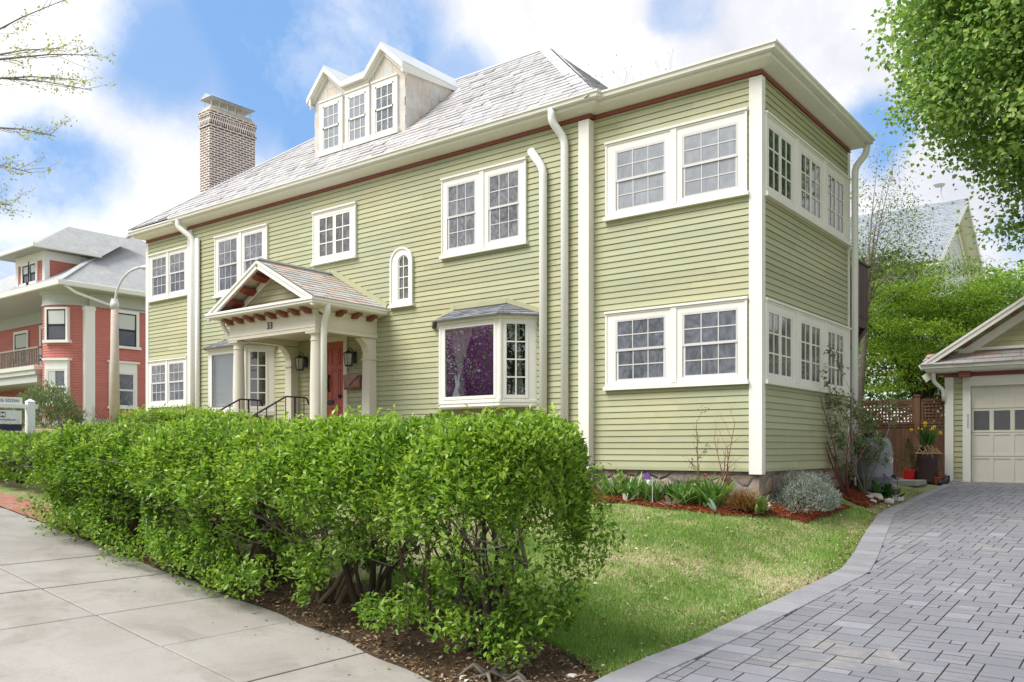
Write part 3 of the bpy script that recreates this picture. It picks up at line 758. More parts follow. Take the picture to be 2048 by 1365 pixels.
# ------------------------------------------------------------------ twin gable dormer
DY = .58; PD = PF(DY)
prof = [(-11.0,9.80),(-10.41,10.39),(-9.83,9.90),(-9.08,9.90),(-8.56,10.39),(-7.90,9.80)]
mb = MB(); roofy = lambda z: ey+(z-ez)/sl
wl = [(-10.87,8.35),(-7.95,8.35),(-7.95,9.80)]+[(x,z) for x,z in prof[::-1][1:-1]]+[(-10.87,9.80)]
# front wall (hung slates) and cheeks as real slate courses
def front_u(v, side):
    xs=[]
    for (x0,z0),(x1,z1) in zip(prof,prof[1:]):
        if (z0-v)*(z1-v)<0: xs.append(x0+(x1-x0)*(v-z0)/(z1-z0))
    return xs
mb.face([PD(u,v,-.02) for u,v in wl],1)
v = 8.36; row=0
while v < 10.36:
    v2=v+.195; xs=front_u(v+.16,0) if v+.16>9.80 else [-10.87,-7.95]
    for a,b in zip(xs[::2],xs[1::2]):
        u=a-(.16 if row%2 else .02)
        while u<b:
            u2=u+.30*random.uniform(.85,1.15); l,r_=max(u+.003,a),min(u2-.003,b)
            if r_-l>.02: mb.pbox(PD,l,r_,v,min(v2+.01,10.36),.0,.014+.004*random.random(),0)
            u=u2
    v=v2; row+=1
for X,sg in ((-7.95,1),(-10.87,-1)):
    PC=(lambda u,v,w,X=X,sg=sg:(X+sg*w,u,v)); v=8.36; row=0
    mb.face([PC(DY,8.47,-.02),PC(DY,9.8,-.02),PC(roofy(9.8)+.1,9.8,-.02),PC(roofy(8.47)+.05,8.47,-.02)],1)
    while v<9.78:
        v2=min(v+.195,9.8); u=DY+(.0 if row%2 else -.15); ymax=roofy(v2)+.12
        while u<ymax:
            u2=u+.33*random.uniform(.85,1.15); l=max(u+.003,DY-.012); 
            mb.pbox(PC,l,min(u2-.003,ymax),v,v2+.01,.0,.014+.004*random.random(),0); u=u2
        v=v2; row+=1
D = mb.build('dormer', [M['slatecheek'],M['interior']], H)
# dormer roof follows the twin gable profile
mb = MB()
th=.05
for (x0,z0),(x1,z1) in zip(prof,prof[1:]):
    y0b=roofy(z0)+.15; y1b=roofy(z1)+.15; yf=DY-.14
    mb.poly([(x0,yf,z0),(x1,yf,z1),(x1,y1b,z1),(x0,y0b,z0),(x0,yf,z0+th),(x1,yf,z1+th),(x1,y1b,z1+th),(x0,y0b,z0+th)],[(0,3,2,1),(4,5,6,7),(0,1,5,4),(1,2,6,5),(2,3,7,6),(3,0,4,7)],0)
mb.build('dormer_roof', M['metalroof'], D)
mb = MB()
for (x0,z0),(x1,z1) in zip(prof,prof[1:]):
    for (wd,dz,yy) in ((.055,-.06,DY-.155),(.03,-.15,DY-.05)):
        hh=.10 if wd>.05 else .12
        mb.poly([(x0,yy,z0+dz-hh/2),(x1,yy,z1+dz-hh/2),(x1,yy,z1+dz+hh/2+.01),(x0,yy,z0+dz+hh/2+.01),(x0,DY,z0+dz-hh/2),(x1,DY,z1+dz-hh/2),(x1,DY,z1+dz+hh/2),(x0,DY,z0+dz+hh/2)],[(0,1,2,3),(0,4,5,1),(3,2,6,7),(1,5,6,2),(0,3,7,4)])
for X,sg in ((-7.95,1),(-10.87,-1)):
    mb.poly([(X,DY-.14,9.63),(X,roofy(9.8),9.63+.12),(X+sg*.06,roofy(9.8),9.75),(X+sg*.06,DY-.14,9.63),(X,DY-.14,9.82),(X,roofy(9.8)+.1,9.82),(X+sg*.06,roofy(9.8)+.1,9.82),(X+sg*.06,DY-.14,9.82)],[(0,1,2,3),(4,7,6,5),(3,2,6,7),(0,3,7,4)])
mb.build('dormer_trim', M['trim'], D)
for cx in (-10.26,-9.39,-8.53):
    P=PF(DY-.012); u0,u1,v0,v1=cx-.28,cx+.28,8.53,9.54
    mb=MB()
    mb.pbox(P,u0-.11,u0,v0-.08,v1+.12,0,.05);mb.pbox(P,u1,u1+.11,v0-.08,v1+.12,0,.05);mb.pbox(P,u0,u1,v1,v1+.12,0,.05);mb.pbox(P,u0-.14,u1+.14,v0-.12,v0,0,.08)
    mb.pbox(P,u0-.12,u1+.12,v1+.10,v1+.135,.05,.07)
    vm=(v0+v1)/2
    for (a,b,w) in ((vm-.015,v1,.034),(v0,vm+.02,.02)):
        mb.pbox(P,u0,u0+.035,a,b,w,w+.014);mb.pbox(P,u1-.035,u1,a,b,w,w+.014);mb.pbox(P,u0,u1,a,a+.035,w,w+.014);mb.pbox(P,u0,u1,b-.035,b,w,w+.014)
        for c in (1,2): x=u0+.56*c/3; mb.pbox(P,x-.009,x+.009,a,b,w+.001,w+.013)
        y=(a+b)/2; mb.pbox(P,u0,u1,y-.009,y+.009,w+.002,w+.012)
        mb.face([P(u0,a,w+.004),P(u1,a,w+.004),P(u1,b,w+.004),P(u0,b,w+.004)],1)
    mb.build('dormer_window',[M['trim'],M['glass_pale'] if cx<-9 else M['glass_main']],D)

# ------------------------------------------------------------------ downspouts
def spout(pts, r=.058, name='downspout', mat='white', parent=H, n=10):
    mb=MB(); P=[Vector(p) for p in pts]; out=[P[0]]
    for i in range(1,len(P)-1):
        a=(P[i-1]-P[i]); b=(P[i+1]-P[i]); d=min(.12,a.length*.4,b.length*.4)
        p0=P[i]+a.normalized()*d; p2=P[i]+b.normalized()*d
        for k in range(6):
            t_=k/5; out.append(p0*(1-t_)**2+P[i]*2*t_*(1-t_)+p2*t_*t_)
    out.append(P[-1]); mb.tube(out,r,n)
    return mb.build(name, M[mat], parent, smooth=True, bevel=0)
spout([(-3.5,YM-.29,7.5),(-3.5,YM-.29,7.30),(-3.37,YM-.09,7.02),(-3.37,YM-.09,1.2)],.068)
spout([(-4.10,YM-.07,6.98),(-3.82,YM-.09,6.60),(-3.82,YM-.09,1.2)],.072)
spout([(-14.98,YM-.28,7.5),(-14.98,YM-.28,7.32),(-14.62,YM-.09,7.0),(-14.62,YM-.09,1.3)],.07)
spout([(-14.45,YM-.075,6.98),(-14.45,YM-.075,1.3)],.06)
spout([(.27,4.55,7.5),(.26,4.5,7.28),(.1,4.36,7.02),(.09,4.36,1.25)],.062)

# ------------------------------------------------------------------ bay windows
def slates_poly(mb, A,B,C,D,**k): slates(mb,A,B,C,D,**k)
def bay(x0,x1,f0,f1,Yw,Yf,z0,z1,rt0,rt1,rz,blind=False):
    mb=MB()
    # seat, head and corner posts round the three facets
    ring0=[(x0,Yw),(f0,Yf),(f1,Yf),(x1,Yw)]
    def slab(za,zb,grow=0):
        c=[(x0-grow,Yw),(f0-grow*.6,Yf-grow),(f1+grow*.6,Yf-grow),(x1+grow,Yw)]
        mb.poly([(x,y,za) for x,y in c]+[(x,y,zb) for x,y in c],[(0,1,2,3),(7,6,5,4),(0,4,5,1),(1,5,6,2),(2,6,7,3),(3,7,4,0)])
    slab(z0,z0+.13,.0); slab(z0+.06,z0+.10,.012); slab(z1-.06,z1,.0); slab(z1-.015,z1+.05,.05); slab(z0-.02,z0,-.02)
    for (x,y) in ring0[1:3]: mb.tube([(x,y+.03,z0+.1),(x,y+.03,z1)],.045,8)
    facets=[]
    for a,b in zip(ring0,ring0[1:]):
        d=Vector((b[0]-a[0],b[1]-a[1],0)); L=d.length; d.normalize(); n_=Vector((d.y,-d.x,0))
        facets.append(((lambda u,v,w,a=a,d=d,n_=n_:(a[0]+d.x*u+n_.x*w,a[1]+d.y*u+n_.y*w,v)),L))
    jb=[(.17,.075),(.075,.075),(.075,.17)]
    for (P,L),(ja,jbb) in zip(facets,jb):
        mb.pbox(P,0,ja,z0+.13,z1-.06,-.05,.0); mb.pbox(P,L-jbb,L,z0+.13,z1-.06,-.05,.0)
    bw=mb.build('bay_window',M['trim'],H)
    for i,((P,L),(ja,jbb)) in enumerate(zip(facets,jb)):
        if i==1: sash(bw,P,ja,L-jbb,z0+.13,z1-.06,-.02,1,1,M['glass_front'],M['trim'],fr=.05,depth=.03)
        else: sash(bw,P,ja,L-jbb,z0+.13,z1-.06,-.02,2,4,M['glass_clear'],M['trim'],fr=.05,mu=.022,depth=.03)
    # flat panel over the siding, painted near-black for the unlit room
    mb=MB(); mb.poly([(x0+.02,Yw-.022,z0+.13),(x1-.02,Yw-.022,z0+.13),(x1-.02,Yw-.022,z1-.06),(x0+.02,Yw-.022,z1-.06)],[(0,1,2,3)])
    mb.build('bay_dark_panel',M['interior'],bw)
    mb=MB(); g=.13
    E0=(x0-.16,Yw-.01,z1+.045);E1=(f0-.05,Yf-g,z1+.045);E2=(f1+.05,Yf-g,z1+.045);E3=(x1+.16,Yw-.01,z1+.045);T0=(rt0,Yw-.01,rz);T1=(rt1,Yw-.01,rz)
    slates(mb,E1,E2,T1,T0,exp=.115,wid=.24,th=.008,base=0); slates(mb,E0,E1,T0,T0,exp=.115,wid=.24,th=.008,base=0); slates(mb,E2,E3,T1,T1,exp=.115,wid=.24,th=.008,base=0)
    for a,b in ((E0,E1),(E1,E2),(E2,E3)): mb.beam(a,b,.012,.022)
    r_=mb.build('bay_roof',M['shingle'],bw,fixn=False)
    mb=MB()
    for a,b in ((E0,T0),(T0,T1),(T1,E3)): mb.beam((a[0],Yw-.02,a[2]+.05),(b[0],Yw-.02,b[2]+.05),.05,.085,(0,0,1))
    mb.build('flashing_board',M['siding'],bw)
    return bw
bay(-6.36,-4.0,-5.88,-4.48,YM,-.6,2.5,4.04,-5.92,-4.66,4.36)
bay(-13.80,-11.42,-13.32,-11.90,YM,-.6,2.52,4.06,-13.36,-12.1,4.37)
# things inside the bays
def drape(name,label,X0,X1,X2,Y,zt,zb,ztie,mat,cat='curtain'):
    """curtain: full width X0..X1 at the top, gathered to X2 at the tie"""
    mb=MB(); nu,nv=36,26; vs=[];fs=[]
    for j in range(nv+1):
        z=zt+(zb-zt)*j/nv; k=(zt-z)/(zt-ztie); 
        if k<=1: kk=sst(k)**.8; a=X0+(X2-.05-X0)*kk; b=X1+(X2+.05-X1)*kk
        else: q=(ztie-z)/(ztie-zb); a=X2-.05-.12*q; b=X2+.05+.08*q
        for i in range(nu+1):
            u=i/nu; vs.append((a+(b-a)*u, Y+.018*math.sin(u*nu*.9+.6*math.sin(z*3)), z))
    for j in range(nv):
        for i in range(nu): q=j*(nu+1)+i; fs.append((q,q+1,q+nu+2,q+nu+1))
    for f in fs: pass
    mb.poly(vs,fs); o=mb.build(name,mat,None,smooth=True); tag(o,label,cat); return o
drape('curtain','sheer pale curtain tied back at the left of the picture bay window',-5.80,-5.28,-5.58,-.40,3.93,2.64,3.10,M['curtain'])
drape('curtain','narrow sheer curtain hanging in the right facet of the picture bay window',-4.56,-4.30,-4.33,-.26,3.93,2.64,3.2,M['curtain'])
# rabbit silhouette standing on the sill
RB=[(0,0),(.19,0),(.20,.05),(.175,.10),(.155,.14),(.145,.20),(.175,.245),(.20,.265),(.195,.30),(.165,.325),(.175,.37),(.19,.42),(.195,.47),(.18,.485),(.155,.45),(.135,.38),(.12,.345),(.11,.37),(.105,.42),(.085,.47),(.062,.45),(.06,.39),(.078,.34),(.085,.30),(.08,.24),(.06,.19),(.03,.14),(.01,.08)]
mb=MB(); P=lambda u,v,w:(-5.66+u,-.50-w,2.635+v); mb.prism(P,RB,0,.018)
o=mb.build('rabbit_cutout',M['rabbit'],None); tag(o,'pale blue rabbit silhouette standing on the bay window sill by the tied curtain','ornament')
mb=MB()
for k in range(46): mb.box(-13.20,-12.15,-.50,-.475,2.78+k*.027,2.78+k*.027+.022)
mb.box(-13.20,-12.15,-.505,-.47,2.74,2.78); mb.box(-13.20,-12.15,-.51,-.46,4.0-.0,4.04-.05) 
o=mb.build('window_blind',M['blindmat'],None); tag(o,'white slatted blind lowered in the bay window left of the porch','window blind')
mb=MB(); mb.box(-11.74,-11.55,-.27,-.20,2.66,2.75); o=mb.build('fan_unit',M['palebrick'],None); tag(o,'small white box on the sill inside the bay window beside the porch','box')

# ------------------------------------------------------------------ entrance porch
zf_, zE0, zE1 = 1.95, 4.0, 4.40
px0,px1,pyf = -10.82,-8.06,-1.73
mb=MB()
mb.box(px0,px1,pyf,pyf+.24,zE0,zE1); mb.box(px0,px0+.24,pyf+.24,YM-.0,zE0,zE1); mb.box(px1-.24,px1,pyf+.24,YM-.0,zE0,zE1)
pp=[(px0,YM),(px0,pyf),(px1,pyf),(px1,YM)]
sweep(mb,pp,[(-.01,zE0-.01),(.018,zE0-.01),(.018,zE0+.05),(.03,zE0+.06),(.03,zE0+.075),(.012,zE0+.085),(.012,zE0+.10),(-.01,zE0+.10)])
sweep(mb,pp,[(-.01,zE1-.07),(.012,zE1-.07),(.03,zE1-.03),(.03,zE1-.0),(-.01,zE1)])
Pch=mb.build('porch',M['trimcream'],H)
mb=MB(); mb.box(px0+.24,px1-.24,pyf+.24,YM-.03,zE0+.12,zE0+.16); mb.build('porch_ceiling',M['trimcream'],Pch)
mb=MB(); sweep(mb,pp,[(0,zE1+.0),(.26,zE1+.03),(.26,zE1+.06),(0,zE1+.06)]); mb.build('soffit',M['trimcream'],Pch)
mb=MB(); sweep(mb,pp,[(.25,zE1+.03),(.30,zE1+.035),(.335,zE1+.06),(.335,zE1+.10),(.355,zE1+.105),(.355,zE1+.15),(.335,zE1+.15),(.32,zE1+.11),(.25,zE1+.10)]); mb.build('porch_gutter',M['trim'],Pch)
# brackets under the soffit
def bracket(P,wd):
    m_=MB(); pr=[(0,0),(.0,-.085),(.05,-.105),(.11,-.085),(.15,-.055),(.20,-.05),(.235,-.03),(.235,0)]
    m_.prism(lambda u,v,w:P(w-wd/2,v,u),pr,0,wd); return m_.build('bracket',M['red'],Pch)
for k in range(8):
    x=px0+.12+(px1-px0-.24)*k/7; bracket((lambda u,v,w,x=x:(x+u,pyf-w-.005,zE1+.012+v)),.11)
for sX,sg in ((px1,1),(px0,-1)):
    for k in range(4):
        y=pyf+.14+.40*k; bracket((lambda u,v,w,y=y,sX=sX,sg=sg:(sX+sg*(w+.005),y+u,zE1+.012+v)),.11)
# gable roof
RX,RZ,EZ=-9.44,5.45,zE1+.16; hw=1.71; yF=-2.03; yB=YM-.01
mb=MB()
slates(mb,(RX+hw,yF,EZ),(RX+hw,yB,EZ),(RX,yB,RZ),(RX,yF,RZ),exp=.165,wid=.30,th=.011,base=0)
slates(mb,(RX-hw,yB,EZ),(RX-hw,yF,EZ),(RX,yF,RZ),(RX,yB,RZ),exp=.165,wid=.30,th=.011,base=0)
pr_=mb.build('porch_roof',M['slatec'],Pch,fixn=False)
mb=MB(); mb.beam((RX,yF-.02,RZ+.03),(RX,yB,RZ+.03),.13,.03); 
mb.build('ridge_cap',M['metalroof'],Pch)
mb=MB()
for sg in (1,-1):
    e0=Vector((RX+sg*(hw-.02),0,EZ)); t0=Vector((RX,0,RZ))
    off=Vector((-sg*.0,0,-.02))
    for (yy,w_,h_,dn) in ((yF+.01,.05,.13,.075),(yF-.018,.03,.05,.035),(yF+.012,.06,.035,.145)):
        mb.beam(e0+Vector((0,yy,-dn)),t0+Vector((0,yy,-dn)),w_,h_,(0,0,1))
    mb.poly([e0+Vector((0,yF,-.09)),t0+Vector((0,yF,-.09)),t0+Vector((0,-1.62,-.09)),e0+Vector((0,-1.62,-.09))],[(0,1,2,3)])
    mb.beam(e0+Vector((-sg*.12,-1.66,-.20)),t0+Vector((0,-1.66,-.20)),.03,.13,(0,0,1))
mb.build('rake_board',M['trim'],Pch)
mb=MB()
for sg in (1,-1):
    mb.beam((RX+sg*(hw+.0),YM-.04,EZ+.06),(RX,YM-.04,RZ+.09),.06,.10,(0,0,1))
mb.build('flashing_board',M['siding'],Pch)
mb=MB(); PT=PF(-1.63); tz=lambda v:(RZ-.20-v)/((RZ-EZ)/hw)
siding(mb,PT,lambda v:RX-max(0,tz(v)),lambda v:RX+max(0,tz(v)),EZ+.03,RZ-.26,.115); mb.face([(RX-hw+.2,-1.62,EZ-.02),(RX+hw-.2,-1.62,EZ-.02),(RX,-1.62,RZ-.12)])
mb.build('gable_wall',M['siding'],Pch)
mb=MB(); mb.poly([(RX-hw+.02,yF+.03,EZ-.012),(RX+hw-.02,yF+.03,EZ-.012),(RX+hw-.1,-1.60,EZ+.06),(RX-hw+.1,-1.60,EZ+.06),(RX-hw+.02,yF+.03,EZ+.012),(RX+hw-.02,yF+.03,EZ+.012),(RX+hw-.1,-1.60,EZ+.075),(RX-hw+.1,-1.60,EZ+.075)],[(0,1,2,3),(4,5,6,7),(0,1,5,4),(1,2,6,5),(3,0,4,7)])
mb.build('pent_flashing',M['red'],Pch)
for sg in (1,-1):
    for k in range(4):
        f=.10+.245*k; x=RX+sg*(hw*(1-f)-.06); z=EZ+(RZ-EZ)*f-.055
        sl2=(RZ-EZ)/hw
        m_=MB(); c=Vector((x,0,z)); d=Vector((-sg*1,0,sl2)).normalized(); nn=Vector((sg*sl2,0,1)).normalized()
        q=lambda a,b,y:tuple(Vector((c.x,y,c.z))+d*a-nn*b)
        prf=[(yF+.05,.06),(yF+.05,.10),(yF+.12,.135),(-1.75,.155),(-1.64,.15),(-1.64,.06)]
        vs=[q(-.075,b,y) for y,b in prf]+[q(.075,b,y) for y,b in prf]; n6=6
        m_.poly(vs,[tuple(range(6)),tuple(range(11,5,-1))]+[(i,(i+1)%6,6+(i+1)%6,6+i) for i in range(6)])
        m_.build('bracket',M['red'],Pch)
# columns and pilasters
for x in (-10.69,-8.19):
    mb=MB(); c=(x,-1.59,zf_)
    mb.lathe(c,[(.15,0),(.15,.05),(.14,.08),(.122,.10),(.123,.5),(.122,1.0),(.114,1.5),(.104,1.86),(.118,1.865),(.118,1.885),(.106,1.89),(.104,1.96),(.125,1.975),(.14,2.0)],28)
    mb.box(x-.15,x+.15,-1.74,-1.44,zf_+2.0,zE0-.011)
    mb.build('column',M['trimcream'],Pch,smooth=False)
for x0,x1,sg in ((-8.31,-8.06,-1),(-10.82,-10.57,1)):
    mb=MB()
    ps=lambda h:(.0+.035*h)
    def fr(z,ins,yd): return [(x0+(ins if sg>0 else ins),YM-yd,z),(x1-ins,YM-yd,z),(x1-ins,YM+.01,z),(x0+ins,YM+.01,z)]
    lv=[(zf_,0,.22),(zf_+1.6,.025,.20),(zf_+1.6,.0,.225),(zf_+1.63,.0,.225),(zf_+1.63,.025,.2),(zE0-.01,.025,.2)]
    vs=[p for z,i_,y_ in lv for p in fr(z,i_,y_)]; fs=[]
    for i in range(len(lv)-1):
        for k in range(4): fs.append((i*4+k,i*4+(k+1)%4,(i+1)*4+(k+1)%4,(i+1)*4+k))
    mb.poly(vs,fs)
    # curved corbel towards the column
    pr=[(0,0)]+[(-.22+.22*math.sin(a)-.0,-.30+.30*math.cos(a)*1.0) for a in [k*PI/16 for k in range(9)]][::-1]
    mb.prism(lambda u,v,w:(x0+w if True else 0,YM-.2+u,zE0-.01+v),[(0,0),(-.2,0),(-.19,-.04),(-.12,-.09),(-.05,-.17),(0,-.30)],.03,.22)
    mb.build('pilaster',M['trimcream'],Pch)
mb=MB(); mb.box(px0-.02,px1+.02,pyf-.06,YM,zf_-.06,zf_); mb.box(px0+.03,px1-.03,pyf,YM,1.0,zf_-.06); mb.build('porch_floor',M['deck'],Pch)
mb=MB()
for k in range(4):
    z=zf_-.17*(k+1); y1=pyf-.06-.29*k; mb.box(-10.35,-8.65,y1-.31,y1,.9,z)
mb.build('steps',M['concrete'],Pch)
spout([(-7.78,-1.66,4.47),(-7.78,-1.66,4.36),(-7.96,-1.60,4.10),(-7.96,-1.60,1.5)],.060,'porch_downspout','trim',Pch)
spout([(-11.08,-1.72,4.47),(-11.08,-1.72,4.36),(-10.9,-1.70,4.12),(-10.88,-1.66,3.98)],.05,'porch_downspout','trim',Pch)
# house number
def text_mesh(name, body, mat, parent, size, mtx, extrude=.004, align='CENTER', space=1.0):
    cu=bpy.data.curves.new(name,'FONT'); cu.body=body; cu.size=size; cu.extrude=extrude; cu.align_x=align; cu.space_character=space
    ob=bpy.data.objects.new(name+'_tmp',cu); COL.objects.link(ob)
    dg=bpy.context.evaluated_depsgraph_get(); me=bpy.data.meshes.new_from_object(ob.evaluated_get(dg)); bpy.data.objects.remove(ob)
    me.transform(mtx); o0=origin_of(parent); me.transform(Matrix.Translation(-o0)); me.materials.clear(); me.materials.append(mat)
    ob=bpy.data.objects.new(name,me); COL.objects.link(ob)
    if parent: ob.parent=parent; ORIG[ob.name]=o0
    return ob
text_mesh('house_number','33',M['iron'],Pch,.19,Matrix.Translation((-9.44,pyf-.014,4.135))@Matrix.Rotation(PI/2,4,'X'))
# front door
mb=MB(); Pd=PM
dx0,dx1,dz0,dz1=-9.95,-9.04,1.97,4.02
mb.pbox(Pd,dx0,dx1,dz0,dz1,.0,.035)
for (a,b) in ((dx0+.11,dx0+.40),(dx1-.40,dx1-.11)):
    for (c,d) in ((2.12,2.62),(2.80,3.42),(3.54,3.86)):
        for (s0_,s1_,t0_,t1_) in ((a,b,c,c+.025),(a,b,d-.025,d),(a,a+.025,c,d),(b-.025,b,c,d)): mb.pbox(Pd,s0_,s1_,t0_,t1_,.03,.048)
        mb.pbox(Pd,a+.06,b-.06,c+.06,d-.06,.03,.044)
door=mb.build('door',M['door'],H)
mb=MB(); mb.pbox(Pd,dx0-.11,dx0,1.95,4.13,-.01,.06); mb.pbox(Pd,dx1,dx1+.11,1.95,4.13,-.01,.06); mb.pbox(Pd,dx0,dx1,4.02,4.13,-.01,.06); mb.build('door_frame',M['trimcream'],door)
mb=MB(); mb.tube([(-9.5,YM-.05,3.30),(-9.5,YM-.075,3.20),(-9.52,YM-.08,3.12),(-9.5,YM-.075,3.02),(-9.5,YM-.05,2.96)],[.012,.022,.034,.024,.012],8); mb.lathe((-9.5,YM-.055,3.27),[(.03,0),(.03,.05)],10); mb.build('knocker',M['iron'],door,smooth=True)
mb=MB(); mb.pbox(Pd,-9.64,-9.36,2.68,2.78,.035,.055); mb.build('mail_slot',M['iron'],door,bevel=.006)
mb=MB(); mb.lathe((-9.14,YM-.075,2.86),[(.03,-.03),(.035,0),(.03,.03)],12); mb.build('door_knob',M['iron'],door,smooth=True)
for z in (3.02,3.14):
    mb=MB(); mb.pbox(Pd,-9.005,-8.965,z-.035,z+.035,.06,.075); mb.build('doorbell',M['iron'],door,bevel=.006)
# lanterns and mailbox on the porch wall
def lantern(loc,label):
    L=empty('wall_lantern',loc,label,'lantern','lanterns beside the front door'); x,y,z=loc
    mb=MB(); mb.box(x-.055,x+.055,y-.02,y,z-.10,z+.14); mb.tube([(x,y-.02,z+.08),(x,y-.09,z+.20),(x,y-.17,z+.20),(x,y-.17,z+.15)],.012,6); mb.build('bracket',M['iron'],L)
    mb=MB(); c=(x,y-.17,z); mb.lathe(c,[(.02,.16),(.11,.09),(.115,.08)],6); mb.lathe(c,[(.075,-.18),(.08,-.165),(.08,-.15)],6)
    for k in range(6):
        a=k*PI/3; mb.tube([(x+.075*math.cos(a),y-.17+.075*math.sin(a),z-.16),(x+.105*math.cos(a),y-.17+.105*math.sin(a),z+.085)],.006,4)
    mb.build('cage',M['iron'],L)
    mb=MB(); mb.lathe(c,[(.07,-.15),(.098,.08)],6); mb.build('lamp_glass',M['lampglass'],L); return L
lantern((-8.72,YM-.022,3.63),'black wall lantern with seeded glass right of the red door')
lantern((-10.30,YM-.022,3.63),'black wall lantern left of the red door, half behind the column')
mbx=empty('mailbox',(-8.66,YM-.02,3.0),'copper envelope shaped mailbox on the wall right of the red door','mailbox')
mb=MB(); a,b=-8.90,-8.42; y=YM-.022
pr=[(0,0.03),(.03,0),(.10,0),(.14,.04),(.16,.16),(.12,.27),(0,.30)]
mb.prism(lambda u,v,w:(a+w,y-u,2.98+v),pr,0,b-a); mb.build('body',M['copper'],mbx,bevel=.008)
mb=MB(); mb.prism(lambda u,v,w:(a+u,y-.155-w+ (0),2.98+v),[(0,.30),(.48,.31),(.48,.27),(.16,.06),(.10,.10),(.0,.22)],.008,.018); mb.build('flap',M['copper'],mbx)
# railings of the front steps
def railing(x,label):
    T=empty('handrail',(x,-1.8,1.3),label,'railing','black iron handrails of the front steps')
    zt=zf_+.80; y0=-1.82; y1=-3.05
    mb=MB(); mb.tube([(x,y0+.5,zt-.12),(x,y0+.46,zt-.02),(x,y0+.40,zt),(x,y0-.05,zt),(x,y1,zt-.62),(x,y1-.12,zt-.64)],.018,6); mb.build('rail',M['iron'],T)
    for k in range(7):
        yy=y0+.38-.22*k; zz=zt if yy>y0-.05 else zt-.62*(y0-.05-yy)/(y0-.05-y1)
        mb=MB(); r_=.022 if k in (1,6) else .011; mb.tube([(x,yy,max(zf(x,yy)-.02,zz-.85)),(x,yy,zz)],r_,6); mb.build('post' if k in (1,6) else 'baluster',M['iron'],T)
railing(-8.75,'black iron handrail on the right side of the front steps')
railing(-10.25,'black iron handrail on the left side of the front steps')

# ------------------------------------------------------------------ upper deck at the back corner
mb=MB(); mb.box(-2.8,.06,4.34,5.35,4.08,4.27); dk=mb.build('deck',M['deck'],H)
mb=MB(); 
for k in range(9): mb.box(.045,.07,4.36+.11*k,4.36+.11*k+.098,4.27,5.30)
for k in range(26): mb.box(-2.8+.11*k,-2.8+.11*k+.098,5.325,5.35,4.27,5.30)
mb.box(-2.85,.10,5.29,5.39,5.30,5.34); mb.box(.0,.10,4.34,5.39,5.301,5.341); mb.build('deck_railing',M['deck'],dk)
mb=MB(); mb.beam((-.02,4.36,3.55),(.03,5.2,4.07),.09,.09); mb.box(-.10,.03,4.45,4.58,.8,4.08); mb.box(-2.7,-2.57,5.15,5.28,.9,4.08); mb.build('deck_post',M['deck'],dk)
# ------------------------------------------------------------------ garage
GA = empty('garage', (2.5,8.6,.98), 'detached sage green garage with cream panelled door at the end of the driveway', 'garage')
gy0=8.6; gx0,gx1=.83,4.17; gz0=.97; PG=PF(gy0)
mb=MB(); siding(mb,PG,.99,1.17,gz0+.02,3.42,.115); siding(mb,PG,3.83,4.01,gz0+.02,3.42,.115)
siding(mb,lambda u,v,w:(gx0-w,-u,v),-14.5,-8.62,gz0+.02,3.5,.115); siding(mb,PS(gx1),8.62,14.5,gz0+.02,3.5,.115)
mb.box(gx0+.01,gx1-.01,gy0+.13,14.5,.7,3.55); mb.build('wall',M['siding'],GA)
mb=MB()
for x0,x1 in ((gx0-.02,.985),(1.165,1.31),(3.69,3.835),(4.015,gx1+.02)): mb.pbox(PG,x0,x1,gz0-.02,3.46,-.05,.035)
mb.pbox(PG,1.31,3.69,3.12,3.46,-.05,.03); mb.pbox(PG,1.275,1.325,gz0,3.14,.03,.045); mb.pbox(PG,3.675,3.725,gz0,3.14,.03,.045); mb.pbox(PG,1.275,3.725,3.10,3.15,.03,.046)
mb.box(gx0-.02,gx0+.1,gy0-.03,gy0+.1,gz0-.02,3.46)
mb.build('corner_board',M['trim'],GA)
mb=MB(); PDn=PF(gy0+.06); rows=[1.0,1.575,2.09,2.61,3.12]; x0,x1=1.32,3.68; n=6; cw=(x1-x0)/n
for j in range(4):
    mb.pbox(PDn,x0,x1,rows[j]+.004,rows[j+1]-.004,-.03,.0)
    for i in range(n+1):
        c=x0+cw*i; hw_=.035 if 0<i<n else .05; mb.pbox(PDn,max(x0,c-hw_),min(x1,c+hw_),rows[j]+.004,rows[j+1]-.004,.0,.012)
    mb.pbox(PDn,x0,x1,rows[j]+.005,rows[j]+.05,.0,.0125); mb.pbox(PDn,x0,x1,rows[j+1]-.05,rows[j+1]-.005,.0,.0125)
gd=mb.build('garage_door',M['garage'],GA)
for i in range(n):
    mb=MB(); a=x0+cw*i+.045; b=x0+cw*(i+1)-.045; mb.face([PDn(a,rows[2]+.045,.005),PDn(b,rows[2]+.045,.005),PDn(b,rows[3]-.045,.005),PDn(a,rows[3]-.045,.005)]); mb.build('pane',M['garglass'],gd)
mb=MB(); mb.pbox(PG,1.255,1.285,2.2,2.5,.036,.055); mb.build('latch',M['greytrim'],gd)
